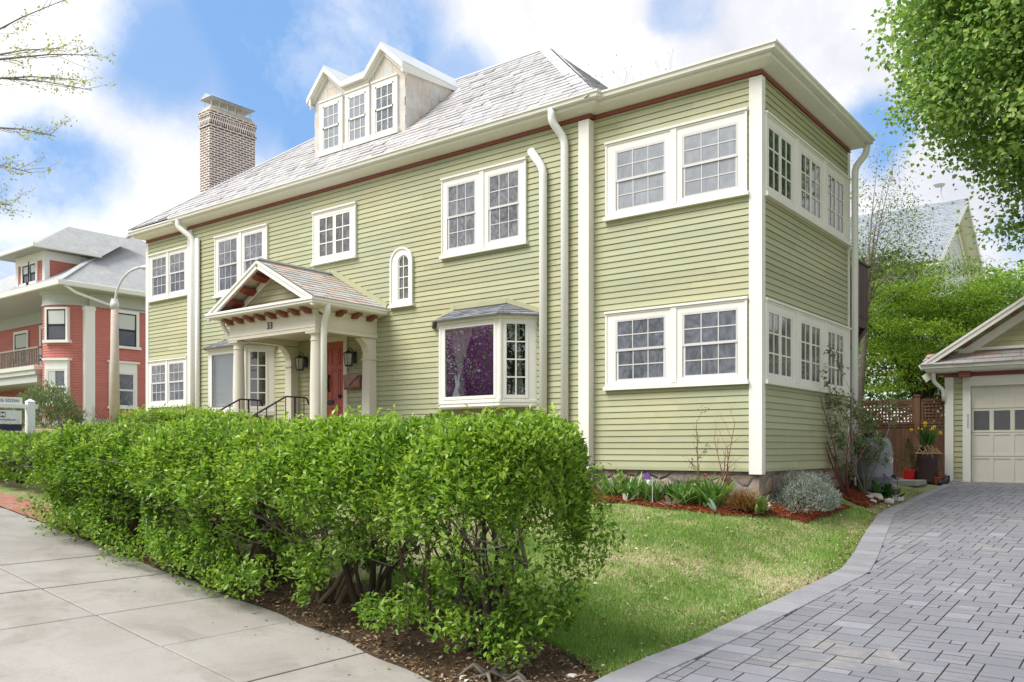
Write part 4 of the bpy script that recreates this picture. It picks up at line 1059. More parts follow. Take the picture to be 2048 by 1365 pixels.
# skirt roof, gable and main roof
mb=MB(); eA=(.40,8.14,3.56); 
slates(mb,(.40,8.14,3.56),(4.60,8.14,3.56),(4.55,8.66,3.86),(.45,8.66,3.86),exp=.19,wid=.34,th=.014,base=0)
mb.build('skirt_roof',M['slateg'],GA,fixn=False)
gp=[(.46,14.6),(.46,8.14),(4.54,8.14),(4.54,14.6)]
mb=MB(); sweep(mb,[(gx0,14.6),(gx0,gy0),(gx1,gy0),(gx1,14.6)],[(-.01,3.40),(.33,3.42),(.36,3.45),(.37,3.49),(.43,3.50),(.44,3.56),(.41,3.56),(.38,3.52),(-.01,3.5)]); mb.build('gutter',M['trim'],GA)
mb=MB(); mb.box(gx0-.05,gx1+.05,gy0-.06,gy0+.02,3.405-.09,3.415)
for x in (1.24,3.76): mb.box(x-.11,x+.11,gy0-.30,gy0+.0,3.30,3.41)
mb.box(gx0-.3,gx0+.02,gy0-.05,gy0+.05,3.36,3.41); mb.build('bracket',M['red'],GA)
RXg,RZg,EZg=2.5,4.98,3.60; hwg=2.12; slg=(RZg-EZg)/hwg
mb=MB(); yf=8.22; yb=14.8
slates(mb,(RXg+hwg,yf,EZg),(RXg+hwg,yb,EZg),(RXg,yb,RZg),(RXg,yf,RZg),exp=.2,wid=.32,th=.012,base=0)
slates(mb,(RXg-hwg,yb,EZg),(RXg-hwg,yf,EZg),(RXg,yf,RZg),(RXg,yb,RZg),exp=.2,wid=.32,th=.012,base=0)
mb.build('roof',M['slateg'],GA,fixn=False)
mb=MB()
for sg in (1,-1):
    e0=Vector((RXg+sg*hwg,0,EZg)); t0=Vector((RXg,0,RZg))
    for (yy,w_,h_,dn) in ((yf+.01,.05,.14,.085),(yf-.018,.03,.05,.035),(8.60,.04,.17,.30)): mb.beam(e0+Vector((0,yy,-dn)),t0+Vector((0,yy,-dn)),w_,h_)
    mb.poly([e0+Vector((0,yf,-.05)),t0+Vector((0,yf,-.05)),t0+Vector((0,8.62,-.05)),e0+Vector((0,8.62,-.05))],[(0,1,2,3)])
mb.build('rake_board',M['trim'],GA)
mb=MB(); tzg=lambda v:(RZg-.30-v)/slg
siding(mb,PF(8.62),lambda v:RXg-max(0,tzg(v)),lambda v:RXg+max(0,tzg(v)),3.92,4.62,.115); mb.face([(RXg-hwg+.1,8.63,3.6),(RXg+hwg-.1,8.63,3.6),(RXg,8.63,4.95)])
mb.build('gable_wall',M['siding'],GA)
mb=MB(); mb.box(RXg-1.5,RXg+1.5,8.56,8.62,3.87,3.93); mb.build('sill_board',M['trim'],GA)
for sg in (-1,1):
    for k in range(4):
        f=.22+.205*k; x=RXg+sg*hwg*(1-f); z=EZg+(RZg-EZg)*f-.06; mb=MB()
        d=Vector((-sg,0,slg)).normalized()
        mb.beam(Vector((x,8.25,z-.07)),Vector((x,8.60,z-.07)),.12,.10,(-sg*slg*-1,0,1)); mb.build('bracket',M['red'],GA)
spout([(.62,8.35,3.42),(.62,8.40,3.22),(.80,8.52,3.02),(.79,8.56,2.8)],.045,'downspout','trim',GA)

# ------------------------------------------------------------------ fence
FE = empty('fence',(-1.2,8.95,1.03),'brown wooden fence with lattice top and square post beside the garage','fence')
for x in (-2.6,-1.35,.175):
    mb=MB(); mb.box(x-.06,x+.06,8.86,8.98,1.0,2.93); mb.box(x-.075,x+.075,8.845,8.995,2.93,2.97); mb.build('post',M['fence'],FE,bevel=.006)
for a,b in ((-2.54,-1.41),(-1.29,.115),(.235,.82)):
    mb=MB(); x=a
    while x<b-.01:
        w=min(.14,b-x); mb.box(x,x+w-.004,8.915,8.935,1.08,2.27); x+=w
    mb.build('board_panel',M['fence'],FE)
    mb=MB(); mb.box(a,b,8.90,8.95,2.235,2.30); mb.box(a,b,8.885,8.96,2.30,2.36); mb.box(a,b,8.90,8.95,1.08,1.2); mb.box(a,b,8.90,8.95,2.82,2.88); mb.box(a,a+.06,8.905,8.945,2.36,2.82); mb.box(b-.06,b,8.905,8.945,2.36,2.82)
    nn=20; L=b-a-.12
    pts=[(a+.06+L*k/nn, 2.75+.055*math.sin(PI*k/nn)) for k in range(nn+1)]
    mb.poly([(u,8.908,v) for u,v in pts]+[(u,8.908,2.83) for u,v in pts],[(k,k+1,nn+2+k,nn+1+k) for k in range(nn)])
    mb.build('rail',M['fence'],FE)
    mb=MB(); x=a+.10
    while x<b-.06: mb.box(x-.018,x+.018,8.925,8.932,2.36,2.82); x+=.075
    z=2.40
    while z<2.80: mb.box(a+.06,b-.06,8.916,8.924,z-.018,z+.018); z+=.075
    mb.build('lattice',M['fence'],FE)

# ------------------------------------------------------------------ yard things by the fence
gzb=zf(.40,4.45)
RB_=empty('rain_barrel',(.40,4.55,gzb),'grey plastic rain barrel with black lid at the back corner of the sunroom','barrel')
c=(.40,4.55,gzb-.02)
mb=MB(); mb.lathe(c,[(.30,0),(.315,.05),(.32,.30),(.325,.31),(.318,.32),(.318,.60),(.31,.80),(.285,.93),(.24,1.02),(.20,1.06)],36); mb.build('barrel_body',M['barrelgrey'],RB_,smooth=True)
mb=MB(); mb.lathe(c,[(.235,1.055),(.24,1.06),(.24,1.10),(.22,1.12)],30); mb.build('lid',M['blackplastic'],RB_)
dv=Vector((.613,-.79,0)).normalized(); sv=Vector((.79,.613,0))
pB=Vector((.40,4.55,gzb+.60))+ (dv*.25+sv*.20).normalized()*.318; nB=(pB-Vector((.40,4.55,pB.z))).normalized(); tB=Vector((-nB.y,nB.x,0))
mb=MB()
for k in range(16):
    a0,a1=2*PI*k/16,2*PI*(k+1)/16; f=lambda a,r_:pB+tB*r_*math.cos(a)+Vector((0,0,1))*r_*math.sin(a)+nB*.004
    mb.face([f(a0,.062),f(a1,.062),f(a1,.046),f(a0,.046)],0)
sp=[(pB+nB*.005+tB*(.006+.030*q/14)*math.cos(q*.62)+Vector((0,0,1))*(.006+.030*q/14)*math.sin(q*.62)) for q in range(15)]
mb.tube(sp,.008,5,0); mb.build('badge',M['signwhite'],RB_,fixn=False)
mb=MB(); q=Vector((.40,4.55,gzb+.30))+(dv*.22+sv*.24).normalized()*.32; mb.beam(q,q+nB*.07,.05,.05); mb.tube([q+nB*.05,q+nB*.05+Vector((0,0,-.06))],.018,8); mb.build('tap',M['blackplastic'],RB_)

def put(x,y): return zf(x,y)
bb=(.52,8.05,put(.52,8.05))
PB=empty('planter_barrel',bb,'dark brown plastic barrel holding the daffodil pot in front of the fence','barrel')
mb=MB(); mb.lathe(bb,[(.25,0),(.26,.02),(.275,.50),(.29,.51),(.29,.60),(.285,.61),(.265,.61)],28); mb.build('barrel_body',M['potbrown'],PB,smooth=True)
rt=empty('root_clump',(bb[0],bb[1],bb[2]+.61),'tangle of dry roots and straw lying over the rim of the brown barrel','roots')
mb=MB(); rr=random.Random(3); mb.lathe((bb[0],bb[1],bb[2]+.612),[(.33,0),(.34,.01),(.30,.03),(.1,.05)],18)
for k in range(60):
    a=rr.uniform(0,2*PI); q0=Vector((bb[0]+rr.uniform(-.15,.1),bb[1]+rr.uniform(-.1,.1),bb[2]+.66+rr.uniform(0,.12))); q1=Vector((bb[0]+.33*math.cos(a),bb[1]+.33*math.sin(a),bb[2]+.62)); q2=q1+Vector((.03*math.cos(a),.03*math.sin(a),-rr.choice((.02,.05,.28))*rr.random()))
    mid=(q0+q1)/2+Vector((rr.uniform(-.06,.06),rr.uniform(-.06,.06),rr.uniform(.03,.14))); mb.tube([q0,mid,q1,q2],[.010,.013,.010,.004],5)
mb.build('roots',M['straw'],rt)
def bladeclump(parent,name,base,n,L,W,spread,mat,seed,lean=.5,rad=.08,rnd=(0,1),up=1.0,seg=5):
    rr=random.Random(seed); co=[];fa=[];rn=[]
    for k in range(n):
        a=rr.uniform(0,2*PI); r0=rad*math.sqrt(rr.random()); b=rr.uniform(0,2*PI)
        p=Vector((base[0]+r0*math.cos(b),base[1]+r0*math.sin(b),base[2])); th=rr.uniform(.05,spread); l=L*rr.uniform(.6,1.1); w=W*rr.uniform(.7,1.2); bend=rr.uniform(.3,1)*lean
        d=Vector((math.cos(a)*math.sin(th),math.sin(a)*math.sin(th),math.cos(th))); sd=Vector((-math.sin(a+rr.uniform(-.6,.6)),math.cos(a),0)).normalized()
        i0=len(co); v=rr.uniform(*rnd)
        for s in range(seg+1):
            t_=s/seg; ww=w*(math.sin(PI*(.12+.88*t_))**.7 if s<seg else .02)*.5
            nn=sd.cross(d).normalized()
            co += [p-sd*ww+nn*ww*.25, p+nn*-.0, p+sd*ww+nn*ww*.25]
            th+=bend*1.0/seg; d=Vector((math.cos(a)*math.sin(th),math.sin(a)*math.sin(th),math.cos(th))); p=p+d*l/seg
        for s in range(seg):
            q=i0+s*3; fa+=[(q,q+1,q+4,q+3),(q+1,q+2,q+5,q+4)]; rn+=[v,v]
    return npmesh(name,np.array([tuple(c_) for c_ in co]),np.array(fa),np.array(rn),mat,parent,4)
DF=empty('daffodils',(bb[0],bb[1],bb[2]+.62),'potted daffodils with yellow flowers on the brown barrel','plant')
mb=MB(); mb.lathe((bb[0]+.03,bb[1],bb[2]+.6),[(.13,0),(.17,.16),(.18,.16)],16); mb.build('pot',M['blackplastic'],DF)
bladeclump(DF,'leaf',(bb[0]+.03,bb[1],bb[2]+.72),60,.60,.028,.42,M['bladedark'],5,.5,.10)
for (px_,pz_,s) in ((-.33,.54,.05),(-.17,.57,.04),(-.10,.55,.035),(-.03,.68,.065),(-.02,.62,.045),(.13,.55,.06),(.17,.60,.055),(.09,.47,.04),(.30,.47,.06)):
    q=Vector((bb[0]+.03,bb[1],bb[2]+.60))+sv*px_+Vector((0,0,pz_))-Vector((0,0,.0))
    mb=MB(); mb.tube([(bb[0]+.03,bb[1],bb[2]+.75),tuple((q+Vector((bb[0]+.03,bb[1],bb[2]+.75)))/2+sv*px_*.1+Vector((0,0,.05))),tuple(q)],.005,4,1)
    for k in range(6):
        a=k*PI/3; t1=sv*math.cos(a)+Vector((0,0,1))*math.sin(a); t2=sv*math.cos(a+.5)+Vector((0,0,1))*math.sin(a+.5); t0=sv*math.cos(a-.5)+Vector((0,0,1))*math.sin(a-.5)
        mb.face([q+dv*.01,q+t0*s*.55,q+t1*s*.95-dv*.01,q+t2*s*.55],0)
    mb.tube([q,q+dv*s*.5],[s*.30,s*.40],8,0)
    mb.build('flower',[M['yellow'],M['bladedark']],DF,fixn=False)
def pot(name,label,loc,r,h,mat,plant):
    T=empty(name,loc,label,'plant pot'); mb=MB(); mb.lathe(loc,[(r*.78,0),(r,h*.86),(r*1.07,h*.87),(r*1.07,h),(r*.95,h),(r*.9,h*.9)],22); mb.build('pot',mat,T,smooth=False); plant(T); return T
l1=(.26,7.75,put(.26,7.75))
def conifer(T):
    rr=random.Random(2); P=[];Dn=[];rn=[]
    for k in range(900):
        h=rr.random()**.8; r_=.19*(1-h)**.8*rr.uniform(.5,1)+.01; a=rr.uniform(0,2*PI); P.append((l1[0]+r_*math.cos(a),l1[1]+r_*math.sin(a),l1[2]+.18+.72*h)); Dn.append((math.cos(a)*.6,math.sin(a)*.6,.9)); rn.append(rr.random())
    leaves('foliage',P,Dn,np.random.normal(size=(900,3)),.06,.012,np.array(rn),M['drycon'],T)
    m_=MB(); m_.tube([(l1[0],l1[1],l1[2]+.1),(l1[0],l1[1],l1[2]+.8)],[.012,.004],5); m_.build('stem',M['barkgrey'],T)
M['drycon']=leafmat('dry_conifer',[(0,(.12,.10,.045)),(.6,(.24,.20,.10)),(1,(.34,.29,.16))],.7,.15,.2,1.0)
pot('plant_pot','bright red pot with a dried little conifer by the fence',l1,.125,.25,M['potred'],conifer)
l2=(.80,8.02,put(.80,8.02))
pot('plant_pot','low terracotta pot with dead stalks beside the brown barrel',l2,.14,.16,M['terracotta'],lambda T:bladeclump(T,'dead_stalk',(l2[0],l2[1],l2[2]+.12),16,.26,.02,1.2,M['dry'],4,.5,.06,(.5,1)))
SH=empty('boot',(.93,7.85,put(.93,7.85)+.02),'black rubber boot lying by the corner of the garage','boot')
mb=MB(); c0=Vector((.93,7.85,put(.93,7.85)+.06)); mb.tube([c0+sv*-.12,c0+sv*-.05,c0+sv*.03+Vector((0,0,.02)),c0+sv*.07+Vector((0,0,.06)),c0+sv*.08+Vector((0,0,.16))],[.045,.06,.065,.06,.05],12); mb.build('boot_body',M['blackplastic'],SH,smooth=True)
mb=MB(); mb.box(-.35,.65,6.7,7.6,.97,put(.1,7.2)+.02); o=mb.build('flagstone',M['flagstone'],None,bevel=.01); tag(o,'flat grey flagstone on the ground in front of the fence','paving stone')
for k,(dx,dy,s,lab) in enumerate(((.62,3.85,.10,'large rounded pale rock at the end of the flower bed'),(.80,3.95,.075,'long tan rock leaning right of the large pale rock'),(.55,3.62,.07,'flat pale rock below the large pale rock'),(.66,3.45,.055,'small white rock lowest by the driveway edge'),(.46,3.9,.06,'dark brown rock under the broad green leaves'))):
    bm=bmesh.new(); bmesh.ops.create_icosphere(bm,subdivisions=3,radius=1)
    for vv in bm.verts: vv.co*=1+.28*mnoise.noise(vv.co*1.3+Vector((k*7,0,0)))
    sc=(s*1.3,s*.9,s*.75); z=put(dx,dy)
    for vv in bm.verts: vv.co=Vector((dx+vv.co.x*sc[0],dy+vv.co.y*sc[1],z+s*.45+vv.co.z*sc[2]))
    me=bpy.data.meshes.new('rock'); bm.to_mesh(me); bm.free(); me.materials.append(M['whitestone'])
    for p_ in me.polygons: p_.use_smooth=True
    o=bpy.data.objects.new('rock',me); COL.objects.link(o); tag(o,lab,'rock','rocks at the end of the flower bed')
mb=MB(); z=put(.82,4.35); mb.beam((.74,4.28,z+.07),(.92,4.42,z+.07),.09,.11); o=mb.build('white_brick',M['palebrick'],None,bevel=.006); tag(o,'white painted brick beside the broad green leaves','brick')

# ------------------------------------------------------------------ for sale sign
sx,sy=-10.93,-5.64; sg0=zf(sx,sy)
SG=empty('yard_sign',(sx,sy,sg0),'white post sign reading COMING SOON with a hanging panel, beyond the left hedge','sign')
mb=MB(); mb.box(sx-.06,sx+.06,sy-.06,sy+.06,sg0-.05,2.56); mb.poly([(sx-.07,sy-.07,2.56),(sx+.07,sy-.07,2.56),(sx+.07,sy+.07,2.56),(sx-.07,sy+.07,2.56),(sx,sy,2.615)],[(0,1,4),(1,2,4),(2,3,4),(3,0,4),(3,2,1,0)]); mb.build('post',M['signwhite'],SG)
mb=MB(); mb.box(sx-.04,sx+.04,sy-.95,sy-.06,2.44,2.515); mb.box(sx-.04,sx+.04,sy+.06,sy+.12,2.44,2.515); mb.build('arm',M['signwhite'],SG,bevel=.008)
mb=MB(); mb.box(sx-.012,sx+.012,sy-.80,sy-.13,2.51,2.625); r1=mb.build('rider',M['signwhite'],SG,bevel=.004)
mt=lambda y,z:Matrix.Translation((sx+.0155,y,z))@Matrix.Rotation(PI/2,4,'Z')@Matrix.Rotation(PI/2,4,'X')
text_mesh('lettering','COMING SOON',M['navy'],r1,.070,mt(sy-.465,2.543),.001,space=1.12)
mb=MB(); mb.box(sx-.012,sx+.012,sy-.80,sy-.14,2.165,2.40); pn=mb.build('panel',M['signwhite'],SG,bevel=.004)
mb=MB(); mb.box(sx-.010,sx+.010,sy-.80,sy-.14,2.05,2.16); mb.build('lower_rider',M['navy'],SG)
mb=MB()
for y in (sy-.70,sy-.26): mb.tube([(sx,y,2.40),(sx,y,2.44)],.012,6)
mb.build('hanger',M['galv'],SG)
mb=MB(); y0,z0=sy-.45,2.325; s=.046; x=sx+.014
B=lambda a,b,c,d:mb.box(x-.002,x+.001,y0+a,y0+b,z0+c,z0+d)
B(-s,s,s-.008,s);B(-s,s,-s,-s+.008);B(-s,-s+.008,-s,s);B(s-.008,s,-s,s)
mb.poly([(x+.001,y0-.026,z0+s-.009),(x+.001,y0+.026,z0+s-.009),(x+.001,y0,z0+.010)],[(0,1,2)]); mb.poly([(x+.001,y0-.026,z0-s+.009),(x+.001,y0+.026,z0-s+.009),(x+.001,y0,z0-.010)],[(0,1,2)])
mb.build('emblem',M['navy'],pn,fixn=False)
text_mesh('lettering','Hammond Residential',M['navy'],pn,.046,mt(y0,2.225),.001)

# ------------------------------------------------------------------ street lamp
lx,ly=-24.4,2.85
LA=empty('street_lamp',(lx,ly,2.4),'tall concrete street lamp with a curved steel arm between the two houses','street lamp')
mb=MB(); mb.tube([(lx,ly,2.2),(lx,ly,6.95)],[.18,.115],12); mb.build('pole',M['concpole'],LA,smooth=True)
mb=MB(); mb.tube([(lx,ly,6.6),(lx,ly,6.86)],.14,12); arm=[Vector((lx,ly,6.5))+Vector((.79,.613,0))*(.02+.95*(1-math.cos(t_)))*1.0+Vector((0,0,1.25*math.sin(t_)+.3)) for t_ in [k*PI/2/10 for k in range(11)]]
mb.tube([Vector((lx,ly,6.6))]+arm,.045,8); mb.build('arm',M['galv'],LA,smooth=True)
e_=arm[-1]; dd=Vector((.79,.613,0)); mb=MB(); mb.tube([e_-dd*.06,e_+dd*.02,e_+dd*.22,e_+dd*.42,e_+dd*.46],[.05,.075,.10,.085,.03],10); mb.build('lamp_head',M['galv'],LA,smooth=True)

# ------------------------------------------------------------------ red house
RH=empty('house',(-34,8,2.8),'red clapboard house with grey roof, rounded corner bay and front balcony beyond the left hedge','house')
rx,ry=-33.29,6.12; zt=8.05
mb=MB(); P=PS(rx); siding(mb,P,ry+.25,17,3.05,zt,.115); siding(mb,PF(ry+1.3),-50,-35.2,3.05,zt,.115)
mb.box(-50,rx-.02,ry+1.32,17,2.5,9.0); mb.build('wall',M['redsiding'],RH)
# round bay
bc=(-34.72,6.35); br=1.28
mb=MB(); v=3.05; nb=40
while v<zt-.01:
    p=min(.115,zt-v); g=v+p-.014
    prof_=[(br+.02,v),(br+.006,g),(br-.004,g),(br-.004,v+p),(br+.02,v+p)]
    mb.lathe((bc[0],bc[1],0),prof_,nb); v+=p
bay_=mb.build('round_bay',M['redsiding'],RH)
mb=MB(); mb.lathe((bc[0],bc[1],0),[(br+.03,zt),(br+.05,zt),(br+.05,zt+.12),(br+.03,zt+.13),(br+.03,zt+.5),(br+.12,zt+.55),(br+.16,zt+.62)],nb)
mb.box(-50,rx+.02,ry+1.26,16.9,zt,zt+.12); mb.box(rx-1,rx+.03,ry+.2,17,zt,zt+.09); mb.box(-50,rx+.0,ry+1.28,16.9,zt+.1,zt+.62); mb.box(rx-1,rx+.02,ry+.2,17,zt+.09,zt+.62); mb.build('frieze',M['greytrim'],RH)
mb=MB(); mb.box(rx-.35,rx+.06,ry-.02,ry+.42,3.0,zt); mb.box(rx-.38,rx+.08,ry-.05,ry+.45,zt-.18,zt-.05); mb.box(rx-.42,rx+.11,ry-.08,ry+.48,2.6,3.1); mb.build('corner_pilaster',M['white'],RH)
mb=MB(); mb.box(rx-.5,rx+.03,ry+.4,17,2.5,3.05); mb.lathe((bc[0],bc[1],0),[(br+.06,2.4),(br+.06,3.03),(br,3.05)],nb); mb.build('base_board',M['greytrim'],RH)
# eaves and hip roof
ex0,ex1,eY0,eY1=-52,rx+.75,ry-1.45,18
mb=MB(); mb.box(ex0,ex1,eY0,eY1,zt+.62,zt+.70); mb.build('soffit',M['greytrim'],RH)
mb=MB(); sweep(mb,[(ex0,eY0),(ex1,eY0),(ex1,eY1)],[(-.1,zt+.70),(.0,zt+.64),(.06,zt+.66),(.09,zt+.84),(.05,zt+.86),(-.1,zt+.84)]); mb.build('gutter',M['white'],RH)
mb=MB(); ez_=zt+.84; rise=4.2
r0=(ex0+6.5,eY0+6.6,ez_+rise); r1=(ex1-6.6,eY0+6.6,ez_+rise)
q=[(ex0,eY0,ez_),(ex1,eY0,ez_),(ex1,eY1,ez_),(ex0,eY1,ez_)]
mb.face([q[0],q[1],r1,r0]); mb.face([q[1],q[2],r1]); mb.face([q[2],q[3],r0,r1]); mb.face([q[3],q[0],r0]); mb.build('roof',M['roofgrey'],RH)
mb=MB(); mb.beam(q[1],r1,.25,.05); mb.build('hip_flashing',M['roofgrey'],RH)
# front dormer with a hip roof
def rwin(P_,u0,u1,v0,v1,parent,sashm='blacksash',glass='glass_dark',head=False,shade=None,name='window',back=0):
    P=lambda u,v,w:P_(u,v,w+.022 if w>0 else w+.022-back)
    m_=MB(); c=.14 if not back else .09
    m_.pbox(P,u0-c,u0,v0-.02,v1+c,0,.06); m_.pbox(P,u1,u1+c,v0-.02,v1+c,0,.06); m_.pbox(P,u0,u1,v1,v1+c,0,.06); m_.pbox(P,u0-c-.07,u1+c+.07,v0-.12,v0,0,.12)
    if head: m_.pbox(P,u0-c,u1+c,v1+c,v1+c+.32,0,.05); m_.pbox(P,u0-c-.08,u1+c+.08,v1+c+.32,v1+c+.40,0,.14)
    w=m_.build(name,M['white'],parent)
    m_=MB(); vm=(v0+v1)/2; f=.055
    for a,b,k in ((v0,vm,.012),(vm-.03,v1,.028)):
        m_.pbox(P,u0,u0+f,a,b,k,k+.02); m_.pbox(P,u1-f,u1,a,b,k,k+.02); m_.pbox(P,u0,u1,a,a+f,k,k+.019); m_.pbox(P,u0,u1,b-f,b,k,k+.019)
    m_.build('sash',M[sashm],w)
    m_=MB(); m_.face([P(u0,v0,.014),P(u1,v0,.014),P(u1,v1,.014),P(u0,v1,.014)]); m_.build('pane',M[glass],w)
    if shade: 
        m_=MB(); m_.face([P(u0+f,vm if shade=='half' else v0+f,.02),P((u1-f) if shade=='half' else u0+(u1-u0)*.45,vm if shade=='half' else v0+f,.02),P((u1-f) if shade=='half' else u0+(u1-u0)*.45,v1-f,.034),P(u0+f,v1-f,.034)]); m_.build('shade',M['blindmat'],w)
    return w
zr2=lambda y:ez_+rise*(y-eY0)/6.6
dY=5.4; dx0,dx1=-38.4,-35.5; dzb=9.2; dzt=10.32
mb=MB(); PDm=PF(dY); siding(mb,PDm,dx0,dx1,dzb,dzt,.13); siding(mb,PS(dx1),dY+.02,8.0,dzb,dzt,.13); mb.box(dx0,dx1-.02,dY+.02,7.9,dzb-.5,dzt)
dm=mb.build('dormer',M['redsiding'],RH)
mb=MB(); mb.box(dx1-.2,dx1+.04,dY-.04,dY+.18,dzb-.1,dzt); mb.box(dx0-.04,dx0+.2,dY-.04,dY+.2,dzb-.1,dzt); mb.box(dx0-.05,dx1+.05,dY-.05,dY+.1,dzt-.05,dzt+.35); mb.box(dx1-.1,dx1+.055,dY+.1,7.3,dzt-.05,dzt+.34); mb.build('dormer_trim',M['white'],dm)
mb=MB(); a=[(dx0-.7,dY-.8,dzt+.36),(dx1+.7,dY-.8,dzt+.36),(dx1+.7,7.6,dzt+.36),(dx0-.7,7.6,dzt+.36)]; cxm=(dx0+dx1)/2; t0=(cxm,dY+1.7,dzt+2.0); t1=(cxm,10.3,dzt+2.0)
mb.face([a[0],a[1],t0]); mb.face([a[1],a[2],t1,t0]); mb.face([a[3],a[0],t0,t1]); mb.face(a); mb.build('dormer_roof',M['roofgrey'],dm,fixn=False)
mb=MB(); sweep(mb,[a[3][:2],a[0][:2],a[1][:2],a[2][:2]],[(-.02,dzt+.30),(.05,dzt+.32),(.05,dzt+.46),(-.02,dzt+.46)]); mb.build('dormer_gutter',M['white'],dm)
rwin(PDm,-37.65,-37.05,dzb+.18,dzt-.12,dm,'blacksash','glass_black',shade='half',name='dormer_window'); rwin(PDm,-36.9,-36.3,dzb+.18,dzt-.12,dm,'blacksash','glass_black',shade='half',name='dormer_window')
# windows: bay, side wall, porch back wall
ang=R(-58); dvb=Vector((math.cos(ang),math.sin(ang),0)); tvb=Vector((-dvb.y,dvb.x,0)); cb=Vector((bc[0],bc[1],0))
PBy=lambda u,v,w:tuple(cb+dvb*(br+.005+w)+tvb*u+Vector((0,0,v)))
rwin(PBy,-.44,.44,6.5,7.85,RH,'blacksash','glass_black',shade='half',back=.2); rwin(PBy,-.44,.44,3.72,5.2,RH,'white','glass_low',head=True,shade='side',back=.2)
rwin(P,7.5,8.45,6.42,7.92,RH,'blacksash','glass_black',shade='half'); rwin(P,7.3,8.35,3.66,5.18,RH,'white','glass_low',head=True)
rwin(P,11.5,12.5,6.42,7.92,RH); rwin(P,11.5,12.5,3.66,5.18,RH)
PB2=PF(ry+1.28)
rwin(PB2,-43.4,-42.0,6.2,7.7,RH,'blacksash','glass_dark',shade='half'); rwin(PB2,-40.4,-39.3,5.9,7.8,RH,'white','glass_pale'); rwin(PB2,-39.1,-38.0,5.9,7.8,RH,'white','glass_low')
rwin(PB2,-41.2,-40.2,3.5,5.0,RH,'greytrim','glass_dark'); rwin(PB2,-39.0,-37.9,3.1,5.1,RH,'greytrim','glass_dark')
# two level porch
mb=MB(); mb.box(-50,-35.85,ry-1.0,ry+1.3,5.10,5.45); mb.box(-50,-35.9,ry-.9,ry+1.3,4.75,5.10); mb.box(-50,-35.85,ry-1.05,ry+1.3,2.6,3.0); pb=mb.build('porch',M['greytrim'],RH)
mb=MB(); sweep(mb,[(-50,ry-1.0),(-35.85,ry-1.0),(-35.85,ry+.3)],[(-.02,5.3),(.08,5.32),(.12,5.48),(-.02,5.5)]); mb.build('porch_gutter',M['white'],pb)
for x in (-41.25,-46.5):
    mb=MB(); mb.lathe((x,ry-.7,3.0),[(.24,0),(.24,.08),(.2,.12),(.19,.8),(.16,1.62),(.2,1.66),(.22,1.75)],18); mb.build('column',M['white'],pb)
mb=MB(); y=ry-.8; mb.box(-50,-35.95,y-.04,y+.04,6.30,6.38); mb.box(-50,-35.95,y-.03,y+.03,5.53,5.58); mb.box(-35.99,-35.93,y,ry+1.2,6.30,6.38)
x=-50
while x<-36: mb.box(x-.02,x+.02,y-.02,y+.02,5.5,6.32); x+=.17
for yy in frange(y,ry+1.1,.17): mb.box(-35.98,-35.94,yy-.02,yy+.02,5.5,6.32)
mb.build('balcony_railing',M['barkgrey'],pb)
def patio_chair(x,yaw,label):
    T=empty('porch_chair',(x,ry-.1,5.46),label,'chair','metal chairs on the balcony'); b=Vector((x,ry-.1,5.46))
    m_=MB()
    for dx in (-.25,.25):
        m_.tube([b+Vector((dx,-.25,0)),b+Vector((dx,-.25,.62)),b+Vector((dx,.25,.62))],.022,6); m_.tube([b+Vector((dx,.25,0)),b+Vector((dx,.32,1.0))],.022,6)
    m_.build('frame',M['iron'],T)
    m_=MB(); m_.pbox(lambda u,v,w:(b.x+u,b.y+v,b.z+w),-.25,.25,-.25,.25,.40,.44); m_.build('seat',M['iron'],T)
    m_=MB(); 
    for k in range(6): m_.tube([b+Vector((-.22+.088*k,.26,.45)),b+Vector((-.22+.088*k,.32,.98))],.012,5)
    m_.build('backrest',M['iron'],T)
patio_chair(-37.2,0,'dark metal chair at the right end of the red house balcony')
patio_chair(-39.9,0,'dark metal chair at the left of the red house balcony')
spout([(rx+.7,ry-1.2,zt+.66),(rx+.62,ry-.7,zt+.42),(rx+.3,ry+1.0,zt+.12),(rx+.11,ry+1.4,zt-.02),(rx+.10,ry+1.4,zt-.15)],.06,'downspout','white',RH)
mb=MB(); mb.tube([(rx+.09,ry+1.4,zt-.15),(rx+.09,ry+1.4,2.8)],.06,8); mb.build('downspout',M['redsiding'],RH,smooth=True)

# ------------------------------------------------------------------ pale house far behind the garage trees
BH=empty('house',(-10,37.5,1.2),'pale blue-white gabled house behind the maples right of the sunroom','house')
X=-4.5; mb=MB(); siding(mb,PS(X),31.6,43.4,1.0,10.6,.16); 
tzz=lambda v:(14.5-v)/.64
siding(mb,PS(X),lambda v:37.5-max(0,tzz(v)),lambda v:37.5+max(0,tzz(v)),10.6,14.3,.16); siding(mb,PF(31.6),-20,X,1,10.6,.16); mb.box(-20,X-.02,31.62,43.4,1,10.6); mb.build('wall',M['pinkwall'],BH)
mb=MB(); slates(mb,(-20.4,30.7,10.35),(X+.75,30.7,10.35),(X+.75,37.5,14.75),(-20.4,37.5,14.75),exp=.22,wid=.5,th=.012,base=0); mb.face([(X+.75,44.3,10.35),(-20.4,44.3,10.35),(-20.4,37.5,14.75),(X+.75,37.5,14.75)],0); mb.build('roof',M['roofblue'],BH,fixn=False)
mb=MB()
for yy in (30.7,44.3):
    for dn,xx,hh in ((.16,X+.74,.26),(.5,X+.05,.35)): mb.beam((xx,yy,10.35-dn),(xx,37.5,14.75-dn),.05,hh)
    mb.poly([(X,yy,10.2),(X+.74,yy,10.2),(X+.74,37.5,14.6),(X,37.5,14.6)],[(0,1,2,3)])
mb.build('rake_board',M['white'],BH)
mb=MB(); mb.tube([(X-.4,37.5,14.7),(X-.55,37.5,15.3),(X-.5,37.5,15.6)],.03,5)
